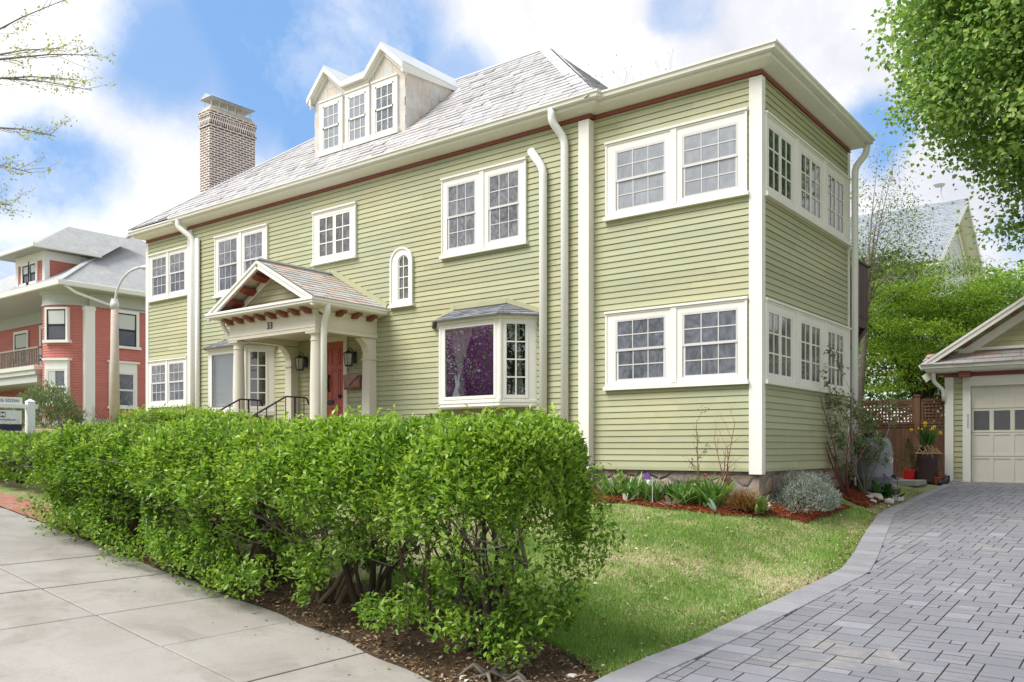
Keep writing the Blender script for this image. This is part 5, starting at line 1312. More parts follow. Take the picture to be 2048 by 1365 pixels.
mb.lathe((X-.6,37.4,15.55),[(.02,0),(.22,.03),(.30,.12)],14); mb.build('antenna',M['galv'],BH)
# ------------------------------------------------------------------ vegetation helpers
def vnoise(P, s, off=0.0):
    return np.array([mnoise.noise(Vector((p[0]*s+off, p[1]*s-off, p[2]*s+off*.5))) for p in P])
def branch(mb, p, d, L, r, depth, rr, tips, curl=.35, n=5, split=(2,3), upb=.15, m=0):
    pts=[p]; rad=[r]; k=3
    for i in range(k):
        d=(d+Vector((rr.uniform(-1,1),rr.uniform(-1,1),rr.uniform(-.6,1)))*curl*.45+Vector((0,0,upb))).normalized(); p=p+d*L/k; pts.append(p); rad.append(r*(1-.45*(i+1)/k))
    mb.tube(pts,rad,n if r>.012 else 4,m,cap=False)
    if depth==0: tips.append((p,d)); return
    for s in range(rr.randint(*split)):
        dd=(d+Vector((rr.uniform(-1,1),rr.uniform(-1,1),rr.uniform(-.7,.9)))*.75).normalized()
        q=pts[rr.choice((2,3,3))]; branch(mb,q,dd,L*rr.uniform(.55,.8),rad[-1]*rr.uniform(.6,.85),depth-1,rr,tips,curl,n,split,upb,m)
def crown(name, parent, lobes, ncl, per, L, W, mat, crad=.4, flat=.6, seed=1, rmin=.35, jit=.22, droop=0.0, tone=(.15,.85)):
    rg=np.random.default_rng(seed); lobes=np.array(lobes,float); vol=lobes[:,3]*lobes[:,4]*lobes[:,5]; pr=vol**.8; pr/=pr.sum()
    li=rg.choice(len(lobes),ncl,p=pr); d=norm(rg.normal(size=(ncl,3))); rad=(rmin**3+(1-rmin**3)*rg.random(ncl))**(1/3)
    C=lobes[li,:3]+d*rad[:,None]*lobes[li,3:6]
    N=ncl*per; ci=np.repeat(np.arange(ncl),per); sz=rg.uniform(.6,1.3,ncl)[ci]
    off=rg.normal(size=(N,3))*np.array([crad,crad,crad*flat])*sz[:,None]*.6
    P=C[ci]+off
    Nn=norm(np.array([0,0,1.0])+rg.normal(size=(N,3))*.55+d[ci]*.45); D=rg.normal(size=(N,3))+norm(off+1e-6)*.8; D[:,2]-=droop
    base=rg.uniform(tone[0],tone[1],ncl); rn=np.clip(base[ci]+rg.normal(size=N)*jit,0,1)
    l=L*rg.uniform(.65,1.15,N); return leaves(name,P,D,Nn,l,W*l/L,rn,mat,parent),C
def tree(name,label,base,H,r,lobes,ncl,per,L,W,lm,bm_,group=None,seed=1,crad=.4,flat=.6,limbs=10,rmin=.35,fork=.35,droop=0,cat='tree',tone=(.15,.85),twig=2):
    T=empty(name,base,label,cat,group); rr=random.Random(seed); b=Vector(base)
    cr,C=crown('crown',T,lobes,ncl,per,L,W,lm,crad,flat,seed,rmin,droop=droop,tone=tone)
    mb=MB(); lc=Vector(np.mean(np.array(lobes)[:,:3],axis=0)); top=Vector((b.x*.55+lc.x*.45,b.y*.55+lc.y*.45,b.z+H))
    pts=[b-Vector((0,0,.1))]+[b.lerp(top,t_)+Vector((rr.uniform(-1,1),rr.uniform(-1,1),0))*r*.8 for t_ in (.25,.5,.75,1)]
    mb.tube(pts,[r*1.35,r,r*.85,r*.6,r*.35],10)
    idx=rr.sample(range(len(C)),min(limbs,len(C)))
    for i in idx:
        q=Vector(C[i]); s=fork+(1-fork)*rr.random()*.9; st=b.lerp(top,s); mid=st.lerp(q,.5)+Vector((0,0,.12*(q-st).length)); rl=r*.42*(1.15-s)
        mb.tube([st,st.lerp(mid,.5)+Vector((0,0,.03)),mid,mid.lerp(q,.5),q],[rl,rl*.8,rl*.6,rl*.4,rl*.15],6)
        for k in range(twig):
            j=min(rr.sample(range(len(C)),min(12,len(C))),key=lambda j:(Vector(C[j])-mid).length); q2=Vector(C[j]); mb.tube([mid,mid.lerp(q2,.55)+Vector((0,0,.05)),q2],[rl*.45,rl*.3,rl*.1],5)
    mb.build('trunk',bm_,T,smooth=True); return T

# ------------------------------------------------------------------ hedges
def hedge(label,A,B,hw,ztop,n,L,seed,low=.35,skirts=(),stems=9,gapth=.13,group='privet hedges'):
    A=np.array(A,float);B=np.array(B,float); len_=np.linalg.norm(B-A); t=(B-A)/len_; nrm_=np.array([t[1],-t[0]])
    g0=zf(*(A+B)/2); T=empty('hedge',((A[0]+B[0])/2,(A[1]+B[1])/2,g0),label,'hedge',group)
    rg=np.random.default_rng(seed); N=int(n*2.4)
    s=rg.uniform(0,len_,N); k=int(N*.05); e=rg.random(k)**1.3*.45; s[:k]=np.where(rg.random(k)<.7,len_-e,e)
    th=rg.uniform(-.16*PI,1.16*PI,N); sup=2/3.2
    cy=np.sign(np.cos(th))*np.abs(np.cos(th))**sup; cz=np.sign(np.sin(th))*np.abs(np.sin(th))**sup
    dep=np.minimum(rg.exponential(.11,N),.8); rho=1-dep
    de=np.minimum(s,len_-s); ef=np.clip(1-(1-np.clip(de/hw,0,1))**3,0,1)**(1/2.2)
    X=A[0]+t[0]*s; Y=A[1]+t[1]*s
    gz=np.array([zf(x,y) for x,y in zip(X,Y)]); zc=gz*.55+ztop*.45; hz=ztop-zc
    base=np.stack([X,Y,zc],1)
    nn=np.stack([nrm_[0]*cy,nrm_[1]*cy,cz],1)
    P=base+np.stack([nrm_[0]*cy*hw*rho*ef,nrm_[1]*cy*hw*rho*ef,cz*hz*rho*(.75+.25*ef)],1)
    lump=vnoise(P,1.4,seed)*.24+vnoise(P,3.4,seed+3)*.10
    P+=nn*(lump*np.clip(1-.55*np.clip(cz,0,1),.3,1))[:,None]
    h=(P[:,2]-gz)/(ztop-gz); P[:,:2]-=(nn[:,:2]*hw)*np.clip((.56-h)/.2,0,1)[:,None]*.22; cl=vnoise(P,2.1,seed+7)+.5*vnoise(P,5,seed+9)
    gv=gapth-.42*np.clip((-1.2-P[:,0])/1.5,0,1)+(.04*np.clip((P[:,0]+1.2)/.8,0,1) if len_>7 else 0)
    acc=np.where(h>.62,cl>-.75,np.where(h>low,cl>gv+.62*(.62-h)/(.62-low)-.50,(cl>.30+.6*(gv-gapth))&(h>.10)))
    pm=rg.permutation(int(acc.sum()))[:n]; P=P[acc][pm]; nn=nn[acc][pm]
    Dn=norm(nn*.9+rg.normal(size=P.shape)*.75+np.array([0,0,.35])); Nn=norm(nn*.5+np.array([0,0,.9])+rg.normal(size=P.shape)*.45)
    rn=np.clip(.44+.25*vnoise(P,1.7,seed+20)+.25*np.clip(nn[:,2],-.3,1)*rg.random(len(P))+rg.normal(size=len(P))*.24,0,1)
    PP=[P];DD=[Dn];NN=[Nn];RR=[rn]
    # young shoots standing proud of the clipped surface
    ns=int(len(P)*.012); si=np.where((P[:,2]-np.array([zf(a,b) for a,b,_ in P]))/(ztop-.5)>.6)[0]; si=rg.choice(si,ns)
    q=np.repeat(P[si],7,axis=0); dd=norm(nn[si]*.7+np.array([0,0,.8])+rg.normal(size=(ns,3))*.3); dd=np.repeat(dd,7,axis=0); q=q+dd*np.tile(np.linspace(0,.13,7),ns)[:,None]*np.repeat(rg.uniform(.5,1.2,ns),7)[:,None]
    PP.append(q); DD.append(norm(dd*.6+rg.normal(size=q.shape)*.7)); NN.append(norm(np.array([0,0,1.])+rg.normal(size=q.shape)*.5)); RR.append(np.clip(rg.normal(.78,.16,len(q)),0,1))
    for (x,y,z,r_,m_) in skirts:
        m_=int(m_); d=norm(rg.normal(size=(m_,3))); q=np.array([x,y,z])+d*(rg.random(m_)**.5)[:,None]*np.array([r_,r_,r_*.75]); q=q[q[:,2]>np.array([zf(a,b) for a,b,_ in q])+.03]; m_=len(q)
        PP.append(q);DD.append(norm(rg.normal(size=(m_,3))+np.array([0,0,.3])));NN.append(norm(rg.normal(size=(m_,3))*.5+np.array([0,0,1.])));RR.append(np.clip(rg.normal(.48,.2,m_),0,1))
    P=np.concatenate(PP);l=L*rg.uniform(.5,1.25,len(P))
    leaves('foliage',P,np.concatenate(DD),np.concatenate(NN),l,l*.5,np.concatenate(RR),M['hedge'],T)
    rr=random.Random(seed)
    for i in range(stems):
        s_=len_*(i+.5)/stems+rr.uniform(-.12,.12); c=A+t*s_; mb=MB(); tips=[]
        for k in range(rr.randint(5,7)):
            b=Vector((c[0]+rr.uniform(-.14,.14),c[1]+rr.uniform(-.12,.12),0)); b.z=zf(b.x,b.y)-.03
            se=max(-.55,min(.55,(len_-s_)-.5)); tx=Vector((c[0]+t[0]*rr.uniform(-.55,se)+nrm_[0]*rr.uniform(-.6,.6)*hw,c[1]+t[1]*rr.uniform(-.55,.55)+nrm_[1]*rr.uniform(-.6,.6)*hw,zf(b.x,b.y)+(ztop-zf(b.x,b.y))*rr.uniform(.42,.64)))
            r0=rr.uniform(.014,.036); mid=b.lerp(tx,.45)+Vector((rr.uniform(-.1,.1),rr.uniform(-.1,.1),.05)); q1=b.lerp(mid,.5)+Vector((rr.uniform(-.05,.05),rr.uniform(-.05,.05),0))
            mb.tube([b,q1,mid,mid.lerp(tx,.5)+Vector((rr.uniform(-.05,.05),rr.uniform(-.05,.05),0)),tx],[r0*1.25,r0,r0*.85,r0*.65,r0*.5],7)
            for q in (mid,tx,tx):
                dd=((tx-b).normalized()+Vector((rr.uniform(-1,1),rr.uniform(-1,1),rr.uniform(-.3,.6)))*.7).normalized(); branch(mb,q,dd,rr.uniform(.26,.40),r0*.36,3,rr,tips,.30,4,(2,3),.06)
        for k in range(7):   # dead pale twigs left in the clipped face
            s2=max(.2,min(len_-.3,s_+rr.uniform(-.4,.4))); c2=A+t*s2; g=zf(*c2); p=Vector((c2[0]+nrm_[0]*hw*rr.uniform(.35,.7),c2[1]+nrm_[1]*hw*rr.uniform(.35,.7),g+(ztop-g)*rr.uniform(.32,.75)))
            q0=Vector((c[0],c[1],g+(ztop-g)*.4)); mb.tube([q0,q0.lerp(p,.5)+Vector((0,0,.04)),p],[.012,.009,.006],5,1)
            branch(mb,p,Vector((nrm_[0]*.7+t[0]*rr.uniform(-.9,.9),nrm_[1]*.7+t[1]*rr.uniform(-.9,.9),rr.uniform(-.15,.5))).normalized(),rr.uniform(.18,.36),.006,1,rr,tips,.6,4,(1,3),.02,1)
        mb.build('stem',[M['bark'] if i%2 else M['barkdark'],M['twigpale']],T,smooth=True)
    return T
SKX=[(x_,-7.58+.06*math.sin(x_*5),zs(x_)+.30+.12*math.sin(x_*3.7+1),.25,190) for x_ in [-6.2,-5.75,-5.3,-4.9,-4.5,-4.0,-3.5,-3.1,-2.75,-2.4,-2.0,-1.65]]
SK=SKX+[(.62,-7.5,.42,.26,330),(.11,-7.5,.5,.25,280),(1.0,-7.35,.3,.26,300),(-.15,-7.55,.42,.2,150),(1.15,-6.8,.6,.26,230),(1.22,-6.5,1.0,.27,240),(1.1,-7.1,.5,.25,180),(1.2,-6.55,1.45,.3,260),
    (-2.1,-7.6,.62,.26,260),(-3.6,-7.5,.72,.28,280),(-1.05,-7.55,.72,.26,240),(-5.2,-7.5,.9,.3,300),(-4.4,-7.55,.8,.22,200),(1.15,-6.75,.85,.26,240),(1.2,-6.6,1.2,.28,280),(1.0,-7.25,.8,.25,200),(.5,-7.5,.85,.24,170),(-.6,-7.5,.95,.25,240)]
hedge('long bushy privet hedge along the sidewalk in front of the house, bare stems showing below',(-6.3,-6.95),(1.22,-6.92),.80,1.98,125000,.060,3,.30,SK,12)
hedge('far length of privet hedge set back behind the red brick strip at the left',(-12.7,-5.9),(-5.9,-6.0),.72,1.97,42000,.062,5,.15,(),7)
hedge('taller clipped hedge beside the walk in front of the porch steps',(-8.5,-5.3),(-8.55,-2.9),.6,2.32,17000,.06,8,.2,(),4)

# ------------------------------------------------------------------ lawn grass, mulch chips, litter
rg=np.random.default_rng(5)
def inlawn(x,y):
    if x>xo(y)-.02: return False
    if x<0 and y>bedfront(x)-.02: return False
    if 0<=x<.62 and y>-1.06+1.2*sst(x/.62)**1.3 and y<2.2+.8*x: return False
    if x<.7 and x>=0 and y>2.75+.6*abs(x-.4): return False
    if y>6.6: return False
    if y<-6.3+.22*n1(x,1.7,9)-.55*sst((x-.7)/.8) : return False
    return True
Nc=330000
x=rg.uniform(-1.8,1.95,Nc); y=-6.9+9.6*rg.random(Nc)**1.25
x2=rg.uniform(-9,-1.8,45000); y2=rg.uniform(-6.4,-1.0,45000)
x=np.concatenate([x,x2]); y=np.concatenate([y,y2])
ok=np.array([inlawn(a,b) for a,b in zip(x,y)]); x=x[ok];y=y[ok]
z=np.array([zf(a,b) for a,b in zip(x,y)])-.012
P=np.stack([x,y,z],1); pn=vnoise(P,.9,2)+.55*vnoise(P,2.6,4)+.35*vnoise(P,7,8)
trend=.05-.42*np.clip((-y-4.6)/1.2,0,1)+.16*np.clip(1-np.abs(y+3)/2.0,0,1)
straw=(pn*.8+trend+rg.normal(size=len(x))*.42)>.16
rn=np.where(straw,.62+.38*rg.random(len(x)),.52*rg.random(len(x))**.8+.08*pn); rn=np.clip(rn,0,1)
keep=rg.random(len(x))<np.where(straw,.8,1.0); P=P[keep];rn=rn[keep];straw=straw[keep]; N=len(P)
a=rg.uniform(0,2*PI,N); til=np.where(straw,rg.uniform(.9,1.5,N),rg.uniform(.15,.95,N)); hl=np.where(straw,rg.uniform(.025,.055,N),rg.uniform(.025,.062,N)*(1+.35*np.clip(-P[:,1]-5.2,0,1.2)))
D=np.stack([np.cos(a)*np.sin(til),np.sin(a)*np.sin(til),np.cos(til)],1); sd=np.stack([-np.sin(a),np.cos(a),np.zeros(N)],1)
wd=.0036
co=np.stack([P-sd*wd,P+sd*wd,P+D*hl[:,None]+np.array([0,0,.006])],1).reshape(-1,3)
tag(npmesh('grass',co,np.arange(N*3).reshape(-1,3),rn,M['grass']),kind='stuff')
def chips(name,n,fn,mat,L,W,zoff,seed,tilt=.35):
    rg=np.random.default_rng(seed); P=[]
    while len(P)<n:
        p=fn(rg)
        if p is not None: P.append((p[0],p[1],zf(*p)+zoff*rg.random()+.012))
    P=np.array(P); N=len(P); a=rg.uniform(0,2*PI,N); t_=rg.normal(0,tilt,N)
    D=np.stack([np.cos(a)*np.cos(t_),np.sin(a)*np.cos(t_),np.sin(t_)],1); Nn=np.array([0,0,1.])+rg.normal(size=(N,3))*tilt
    l=L*rg.uniform(.4,1.3,N); return tag(leaves(name,P,D,Nn,l,l*W*rg.uniform(.6,1.4,N),rg.random(N),mat,None,fold=.1),kind='stuff')
def fbed(rg):
    if rg.random()<.6: x=rg.uniform(-3.5,0); return (x,rg.uniform(bedfront(x)-.05,-.05))
    if rg.random()<.6: x=rg.uniform(0,.64); y=rg.uniform(-1.05,2.0); return (x,y) if y>-1.1+1.2*sst(x/.62)**1.3 else None
    return (rg.uniform(0,.72),rg.uniform(2.7,4.1))
chips('mulch_chips',9000,fbed,M['mulch'],.06,.25,.045,21)
def flit(rg):
    x=rg.uniform(-6.2,1.7); y0=-7.42+.1*n1(x,1.5,3)-.14*sst((x+1.5)/2.6)-(.6*sst((x-.55)/.7)); y=y0+abs(rg.normal(0,.45)); 
    return (x,y) if y<-6.2 else None
chips('leaf_litter',5200,flit,M['litter'],.045,.45,.03,22)
chips('leaf_litter',900,lambda rg:(rg.uniform(.5,1.65),rg.uniform(-7.6,-6.5)),M['litter'],.05,.35,.03,27)
chips('leaf_litter',260,lambda rg:(rg.uniform(-6,1.2),-7.40-abs(rg.normal(0,.35))),M['litter'],.035,.5,.012,23,.2)
def fedge(rg):
    y=rg.uniform(-6.9,6); return (xo(y)-abs(rg.normal(0,.16)),y)
chips('leaf_litter',2600,fedge,M['litter'],.034,.5,.02,24)
chips('leaf_litter',130,lambda rg:(rg.uniform(1.2,4.5),rg.uniform(-6.5,7)),M['litter'],.026,.6,.03,25,.2)
chips('leaf_litter',1500,lambda rg:(lambda x,y:(x,y) if inlawn(x,y) else None)(rg.uniform(-1.5,1.9),rg.uniform(-6.6,2)),M['litter'],.04,.55,.03,26)
# exposed roots at the hedge end
mb=MB(); rr=random.Random(9); q=Vector((.86,-7.32,zf(.86,-7.32)))
for k in range(16):
    a=rr.uniform(0,2*PI); l=rr.uniform(.12,.34); p1=q+Vector((rr.uniform(-.1,.2),rr.uniform(-.1,.1),.03)); mb.tube([p1,p1+Vector((math.cos(a)*l*.4,math.sin(a)*l*.4,rr.uniform(.0,.09))),p1+Vector((math.cos(a)*l,math.sin(a)*l,-.03))],[.018,.016,.005],6)
o=mb.build('roots',M['barkgrey'],None,smooth=True); tag(o,'gnarled grey roots lying on the soil at the near end of the hedge','roots')
mb=MB(); mb.lathe((1.33,-7.0,zf(1.33,-7.0)+.0),[(.045,0),(.05,.02),(.03,.035)],12); o=mb.build('white_stone',M['palebrick'],None,smooth=True); tag(o,'small white stone by the driveway edge near the hedge end','stone')

# ------------------------------------------------------------------ flower bed
def bp(name,label,x,y,n,L,W,spread,mat,seed,cat='plant',group=None,**k):
    b=(x,y,zf(x,y)+.02); T=empty(name,b,label,cat,group); bladeclump(T,'leaf',b,n,L,W,spread,mat,seed,**k); return T
bp('iris_clump','largest clump of broad upright green leaves in the middle of the flower bed',-.45,-.72,90,0.546,.05,.75,M['blade'],31,rad=.17,lean=.6)
bp('iris_clump','broad green leaf clump just left of the largest clump in the flower bed',-.88,-.74,60,0.468,.042,.85,M['blade'],32,rad=.14,lean=.7)
bp('iris_clump','green leaf clump by the grey stake in the flower bed',-1.42,-.74,51,0.416,.04,.7,M['blade'],33,rad=.13,lean=.5)
bp('iris_clump','green leaf clump near the purple plant tag',-1.80,-.72,54,0.429,.042,.75,M['blade'],34,rad=.15,lean=.6)
bp('iris_clump','leftmost green leaf clump beside the hedge end',-2.15,-.66,48,0.442,.042,.7,M['blade'],35,rad=.14,lean=.5)
bp('iris_clump','small green leaf clump right of the brown dry tuft',.22,-.66,42,0.312,.03,.8,M['blade'],36,rad=.09,lean=.6)
bp('lily_clump','dense dark green leafy mound against the stone foundation',-1.10,-.36,225,0.351,.035,.9,M['bladedark'],37,rad=.30,lean=.5)
bp('lily_clump','smaller dark green leafy mound left of the dense one',-1.95,-.34,120,0.325,.033,.9,M['bladedark'],38,rad=.2,lean=.5)
bp('leaf_plant','two pale blue-green leaves folded on the mulch before the largest clump',-.30,-.97,3,.20,.11,1.2,M['bladeblue'],40,rad=.03,lean=.9)
bp('leaf_plant','plant with pale pinkish leaves left of the largest clump',-.98,-.93,9,.20,.07,1.2,M['bladepale'],41,rad=.08,lean=.8)
bp('leaf_plant','plant with pale pinkish leaves between the brown tuft and the silver shrub',.20,-.38,12,.24,.07,1.2,M['bladepale'],42,rad=.08,lean=.8)
bp('leaf_plant','pale pink folded leaf near the left leaf clumps',-1.72,-.95,4,.18,.07,1.0,M['bladepale'],43,rad=.05,lean=.8)
bp('broad_leaf_plant','broad glossy dark green leaves at the foot of the rain barrel',.52,4.10,34,.34,.11,1.05,M['bladedark'],44,rad=.22,lean=.8)
bp('broad_leaf_plant','second broad leaved green plant by the white painted brick',.74,4.36,20,.30,.11,1.0,M['bladedark'],45,rad=.12,lean=.8)
T=bp('ornamental_grass','brown dried tuft of ornamental grass at the front of the flower bed',.03,-.70,900,.37,.008,1.2,M['dry'],46,rad=.16,lean=.9,seg=4)
def fl(T,x,y,h,mat,s,k):
    z=zf(x,y); mb=MB(); mb.tube([(x,y,z),(x+.01,y,z+h)],.006,5,1)
    for i in range(6):
        a=i*PI/3+k; u=Vector((math.cos(a),math.sin(a),0)); c=Vector((x+.01,y,z+h)); t_=Vector((-u.y,u.x,0))
        mb.face([c,c+u*s*.8+t_*s*.5+Vector((0,0,s*.7)),c+u*s*.75+Vector((0,0,s*1.7)),c+u*s*.8-t_*s*.5+Vector((0,0,s*.7))],0)
    mb.build('flower',[mat,M['blade']],T,fixn=False)
T=bp('tulips','pair of dark red tulips behind the largest leaf clump',-.52,-.50,10,.25,.03,.6,M['blade'],47,rad=.1)
for k,(x,y,h) in enumerate(((-.66,-.50,.40),(-.63,-.5,.34),(-.38,-.48,.36),(-.33,-.5,.30),(-.36,-.46,.32))): fl(T,x,y,h,M['tulipred'],.04,k)
T=bp('tulips','purple flowers in front of the rain barrel',.70,4.25,8,.2,.03,.6,M['bladedark'],48,rad=.1)
for k in range(10): fl(T,.62+.028*k,4.2+.03*(k%4),.16+.035*((k*7)%8),M['purple'],.03,k)
def fuzz(name,label,c,rx_,ry_,h,n,L,W,mat,seed,cat='shrub',stemm='barkgrey'):
    b=(c[0],c[1],zf(*c)); T=empty(name,b,label,cat); rg=np.random.default_rng(seed)
    d=norm(rg.normal(size=(n,3))); d[:,2]=np.abs(d[:,2]); r_=rg.uniform(.35,1,n)**.5
    lump=1+.28*vnoise(d,2.2,seed)
    P=np.array(b)+d*(r_*lump)[:,None]*np.array([rx_,ry_,h]); D=norm(d*.8+rg.normal(size=(n,3))*.6+np.array([0,0,.5])); cl=vnoise(P,6,seed)
    leaves('foliage',P,D,rg.normal(size=(n,3))+np.array([0,0,.6]),L*rg.uniform(.6,1.2,n),W,np.clip(.5+.35*cl+rg.normal(size=n)*.18,0,1),mat,T)
    mb=MB(); rr=random.Random(seed)
    for k in range(14):
        a=rr.uniform(0,2*PI); mb.tube([(b[0]+.05*math.cos(a),b[1]+.05*math.sin(a),b[2]),(b[0]+rx_*.6*math.cos(a),b[1]+ry_*.6*math.sin(a),b[2]+h*.6)],[.010,.004],4)
    mb.build('stem',M[stemm],T); return T
fuzz('silver_shrub','large silver-grey lavender shrub along the side wall of the sunroom',(.38,.95),.42,.92,.56,7000,.06,.011,M['silver'],51)
fuzz('silver_shrub','small silver-grey tuft at the house corner behind the brown grass',(-.12,-.30),.27,.2,.26,1100,.05,.010,M['silver'],52)
def cane(name,label,x,y,hs,seed,leaf=None,n=0,mat='twigred',L=.05,spread=.35,depth=2,r=.010,sub=.3):
    b=(x,y,zf(x,y)); T=empty(name,b,label,'shrub'); rr=random.Random(seed); mb=MB(); tips=[]
    for h in hs:
        a=rr.uniform(0,2*PI); p=Vector((x+rr.uniform(-.06,.06),y+rr.uniform(-.05,.05),b[2]-.02)); q=p+Vector((math.cos(a)*spread*h*.5,math.sin(a)*spread*h*.3,h)); m_=p.lerp(q,.5)+Vector((rr.uniform(-.06,.06),rr.uniform(-.04,.04),0))
        mb.tube([p,m_,q],[r,r*.8,r*.5],5)
        for s in (.45,.62,.8,1.0):
            c=p.lerp(m_,s*2) if s<.5 else m_.lerp(q,s*2-1); branch(mb,c,Vector((rr.uniform(-1,1),rr.uniform(-.6,.6),rr.uniform(.2,1))).normalized(),h*sub*rr.uniform(.6,1),r*.45,depth,rr,tips,.5,4,(1,2),.1)
    mb.build('stem',M[mat],T,smooth=True)
    if leaf:
        rg=np.random.default_rng(seed); P=[];
        for p,d in tips:
            for k in range(n): P.append(tuple(p-d*rr.uniform(0,.16)+Vector((rr.gauss(0,.03),rr.gauss(0,.03),rr.gauss(0,.03)))))
        P=np.array(P); leaves('foliage',P,rg.normal(size=P.shape)+np.array([0,0,.5]),rg.normal(size=P.shape)*.6+np.array([0,0,1]),L*rg.uniform(.6,1.2,len(P)),L*.42,rg.random(len(P)),M[leaf],T)
    return T
cane('rose_bush','young rose bush with a few dark leaves against the green siding',-.80,-.30,(1.25,.85,.7),61,'roseleaf' if 'roseleaf' in M else 'darkleaf',5,'twigred',.045,.18,1,.008,.22)
cane('rose_bush','bare reddish-brown cane bush with no leaves against the green siding',-.42,-.30,(1.25,1.0,.9,.75,.5,.45),62,None,0,'twigred',.04,.34,2,.010,.24)
cane('tall_shrub','tall leggy shrub with grey-green leaves at the back of the sunroom wall',.36,3.05,(2.2,2.0,1.9,1.7,1.5,1.3,1.2,.9),63,'greyleaf',16,'twigred',.085,.75,2,.012,.28)
cane('tall_shrub','lower grey-green shrub in front of the rain barrel',.42,3.75,(1.5,1.35,1.2,1.0,.8,.7),64,'greyleaf',20,'barkgrey',.085,.75,2,.010,.30)
TG=empty('plant_tag',(-1.72,-.3,zf(-1.72,-.3)),'purple and white plant tag on a stake in the flower bed','tag')
mb=MB(); z=zf(-1.72,-.3); mb.box(-1.724,-1.716,-.305,-.295,z,z+.36); mb.build('stake',M['barkgrey'],TG)
mb=MB(); mb.box(-1.765,-1.675,-.318,-.309,z+.20,z+.31); mb.build('card',M['signwhite'],TG); mb=MB(); mb.box(-1.766,-1.674,-.322,-.307,z+.29,z+.37); mb.prism(lambda u,v,w:(-1.72+u,-.322+w,z+.37+v),[(-.03,0),(.03,0),(0,.04)],0,.014); mb.build('card_top',M['tagpurple'],TG)
mb=MB(); z=zf(-1.30,-.92); mb.tube([(-1.30,-.92,z),(-1.305,-.91,z+.42)],.008,6); o=mb.build('stake',M['galv'],None); tag(o,'thin grey metal stake among the left leaf clumps','stake')

# ------------------------------------------------------------------ trees
mz=zf(6.6,7.6)
tree('maple_tree','large broad leaved maple reaching in over the driveway from the right',(6.9,7.4,mz),6.2,.32,
     [(3.6,5.3,9.4,3.1,2.9,2.6),(5.9,6.6,9.0,3.6,3.4,3.0),(3.1,5.1,8.0,2.35,2.3,1.6),(4.7,6.3,7.2,2.6,2.5,1.5),(7.5,8,9.4,3.6,3.6,3.4),(2.8,5.0,10.6,2.2,2.0,1.7),(4.1,6.0,6.1,2.1,2.0,1.1),(2.6,4.8,9.2,2.0,1.9,2.0),(5.5,6.6,11.2,3.2,3.2,2.2)],2700,72,.105,.085,M['maple'],M['barkgrey'],seed=71,crad=.40,flat=.7,limbs=26,rmin=.45,droop=.35)
tree('japanese_maple','feathery yellow-green japanese maple behind the lattice fence',(-.5,12.9,1.2),3.2,.13,
     [(-.7,12.5,4.9,1.9,1.6,1.2),(-1.5,11.9,3.9,1.3,1.2,.8),(.5,13.2,4.4,1.7,1.5,1.4),(-.2,12.8,6.1,1.6,1.4,.8),(.9,13.6,5.4,1.3,1.2,.9),(-1.4,12.0,5.6,1.1,1.0,.8),(-1.6,11.8,3.2,.8,.7,.4)],330,170,.085,.030,M['jmaple'],M['barkdark'],seed=72,crad=.46,flat=.22,limbs=40,rmin=.6,droop=.3,fork=.2,tone=(.1,.95))
tree('thin_tree','thin sparse tree with a gnarled knob on its trunk behind the sunroom corner',(-.98,8.2,1.1),5.3,.085,
     [(-.7,8.6,7.0,.95,.8,1.7),(-.3,9.0,6.6,1.1,.9,.8),(-1.2,8.2,5.6,.8,.8,.9),(.2,9.3,6.0,.9,.7,.4)],150,36,.06,.035,M['thinleaf'],M['barkgrey'],seed=73,crad=.40,flat=.8,limbs=38,rmin=.2,fork=.62,twig=3)
def burl(p,r_,label):
    bm=bmesh.new(); bmesh.ops.create_icosphere(bm,subdivisions=3,radius=1)
    for vv in bm.verts: vv.co*=r_*(1+.35*mnoise.noise(vv.co*2.5)); vv.co.z*=1.25
    bm.transform(Matrix.Translation(p)); return bm
dk_=[('tall dense dark green tree behind the japanese maple on its left',(-4.5,19.5,1.5),[(-4.2,19.2,4.8,2.6,2.3,2.6),(-3.4,19.6,7.0,2.0,1.9,1.6),(-5.2,19.5,7.6,1.8,1.8,1.5)],81),
     ('dark green tree filling the gap behind the garage roof',(3.2,20.5,1.5),[(2.6,20.2,5.2,2.8,2.5,2.6),(4.6,21,6.2,2.6,2.4,2.4),(1.4,20,4.0,2.2,2.0,2.0)],82),
     ('mid green tree between the pale house and the japanese maple',(-1.0,22.5,1.5),[(-1.0,22.2,4.4,3.0,2.6,2.6),(.6,22.6,5.6,2.0,2.0,1.8),(-2.8,22,6.2,1.7,1.7,1.3)],83)]
for lab,b,lb,sd_ in dk_: tree('broadleaf_tree',lab,b,3.6,.16,lb,300,48,.17,.11,M['darkleaf'],M['barkdark'],'trees behind the garage',seed=sd_,crad=.55,flat=.6,limbs=12,tone=(.2,.9))
tree('broadleaf_tree','light airy maple tree showing just above the garage roof',(3.0,15.8,1.4),4.8,.13,[(2.1,15.6,5.9,1.9,1.6,1.1),(3.4,16,6.5,1.8,1.6,1.2),(1.2,15.2,6.3,1.0,1.0,.6)],190,34,.13,.11,M['maple'],M['barkdark'],'trees behind the garage',seed=84,crad=.42,limbs=14,rmin=.2,droop=.3)
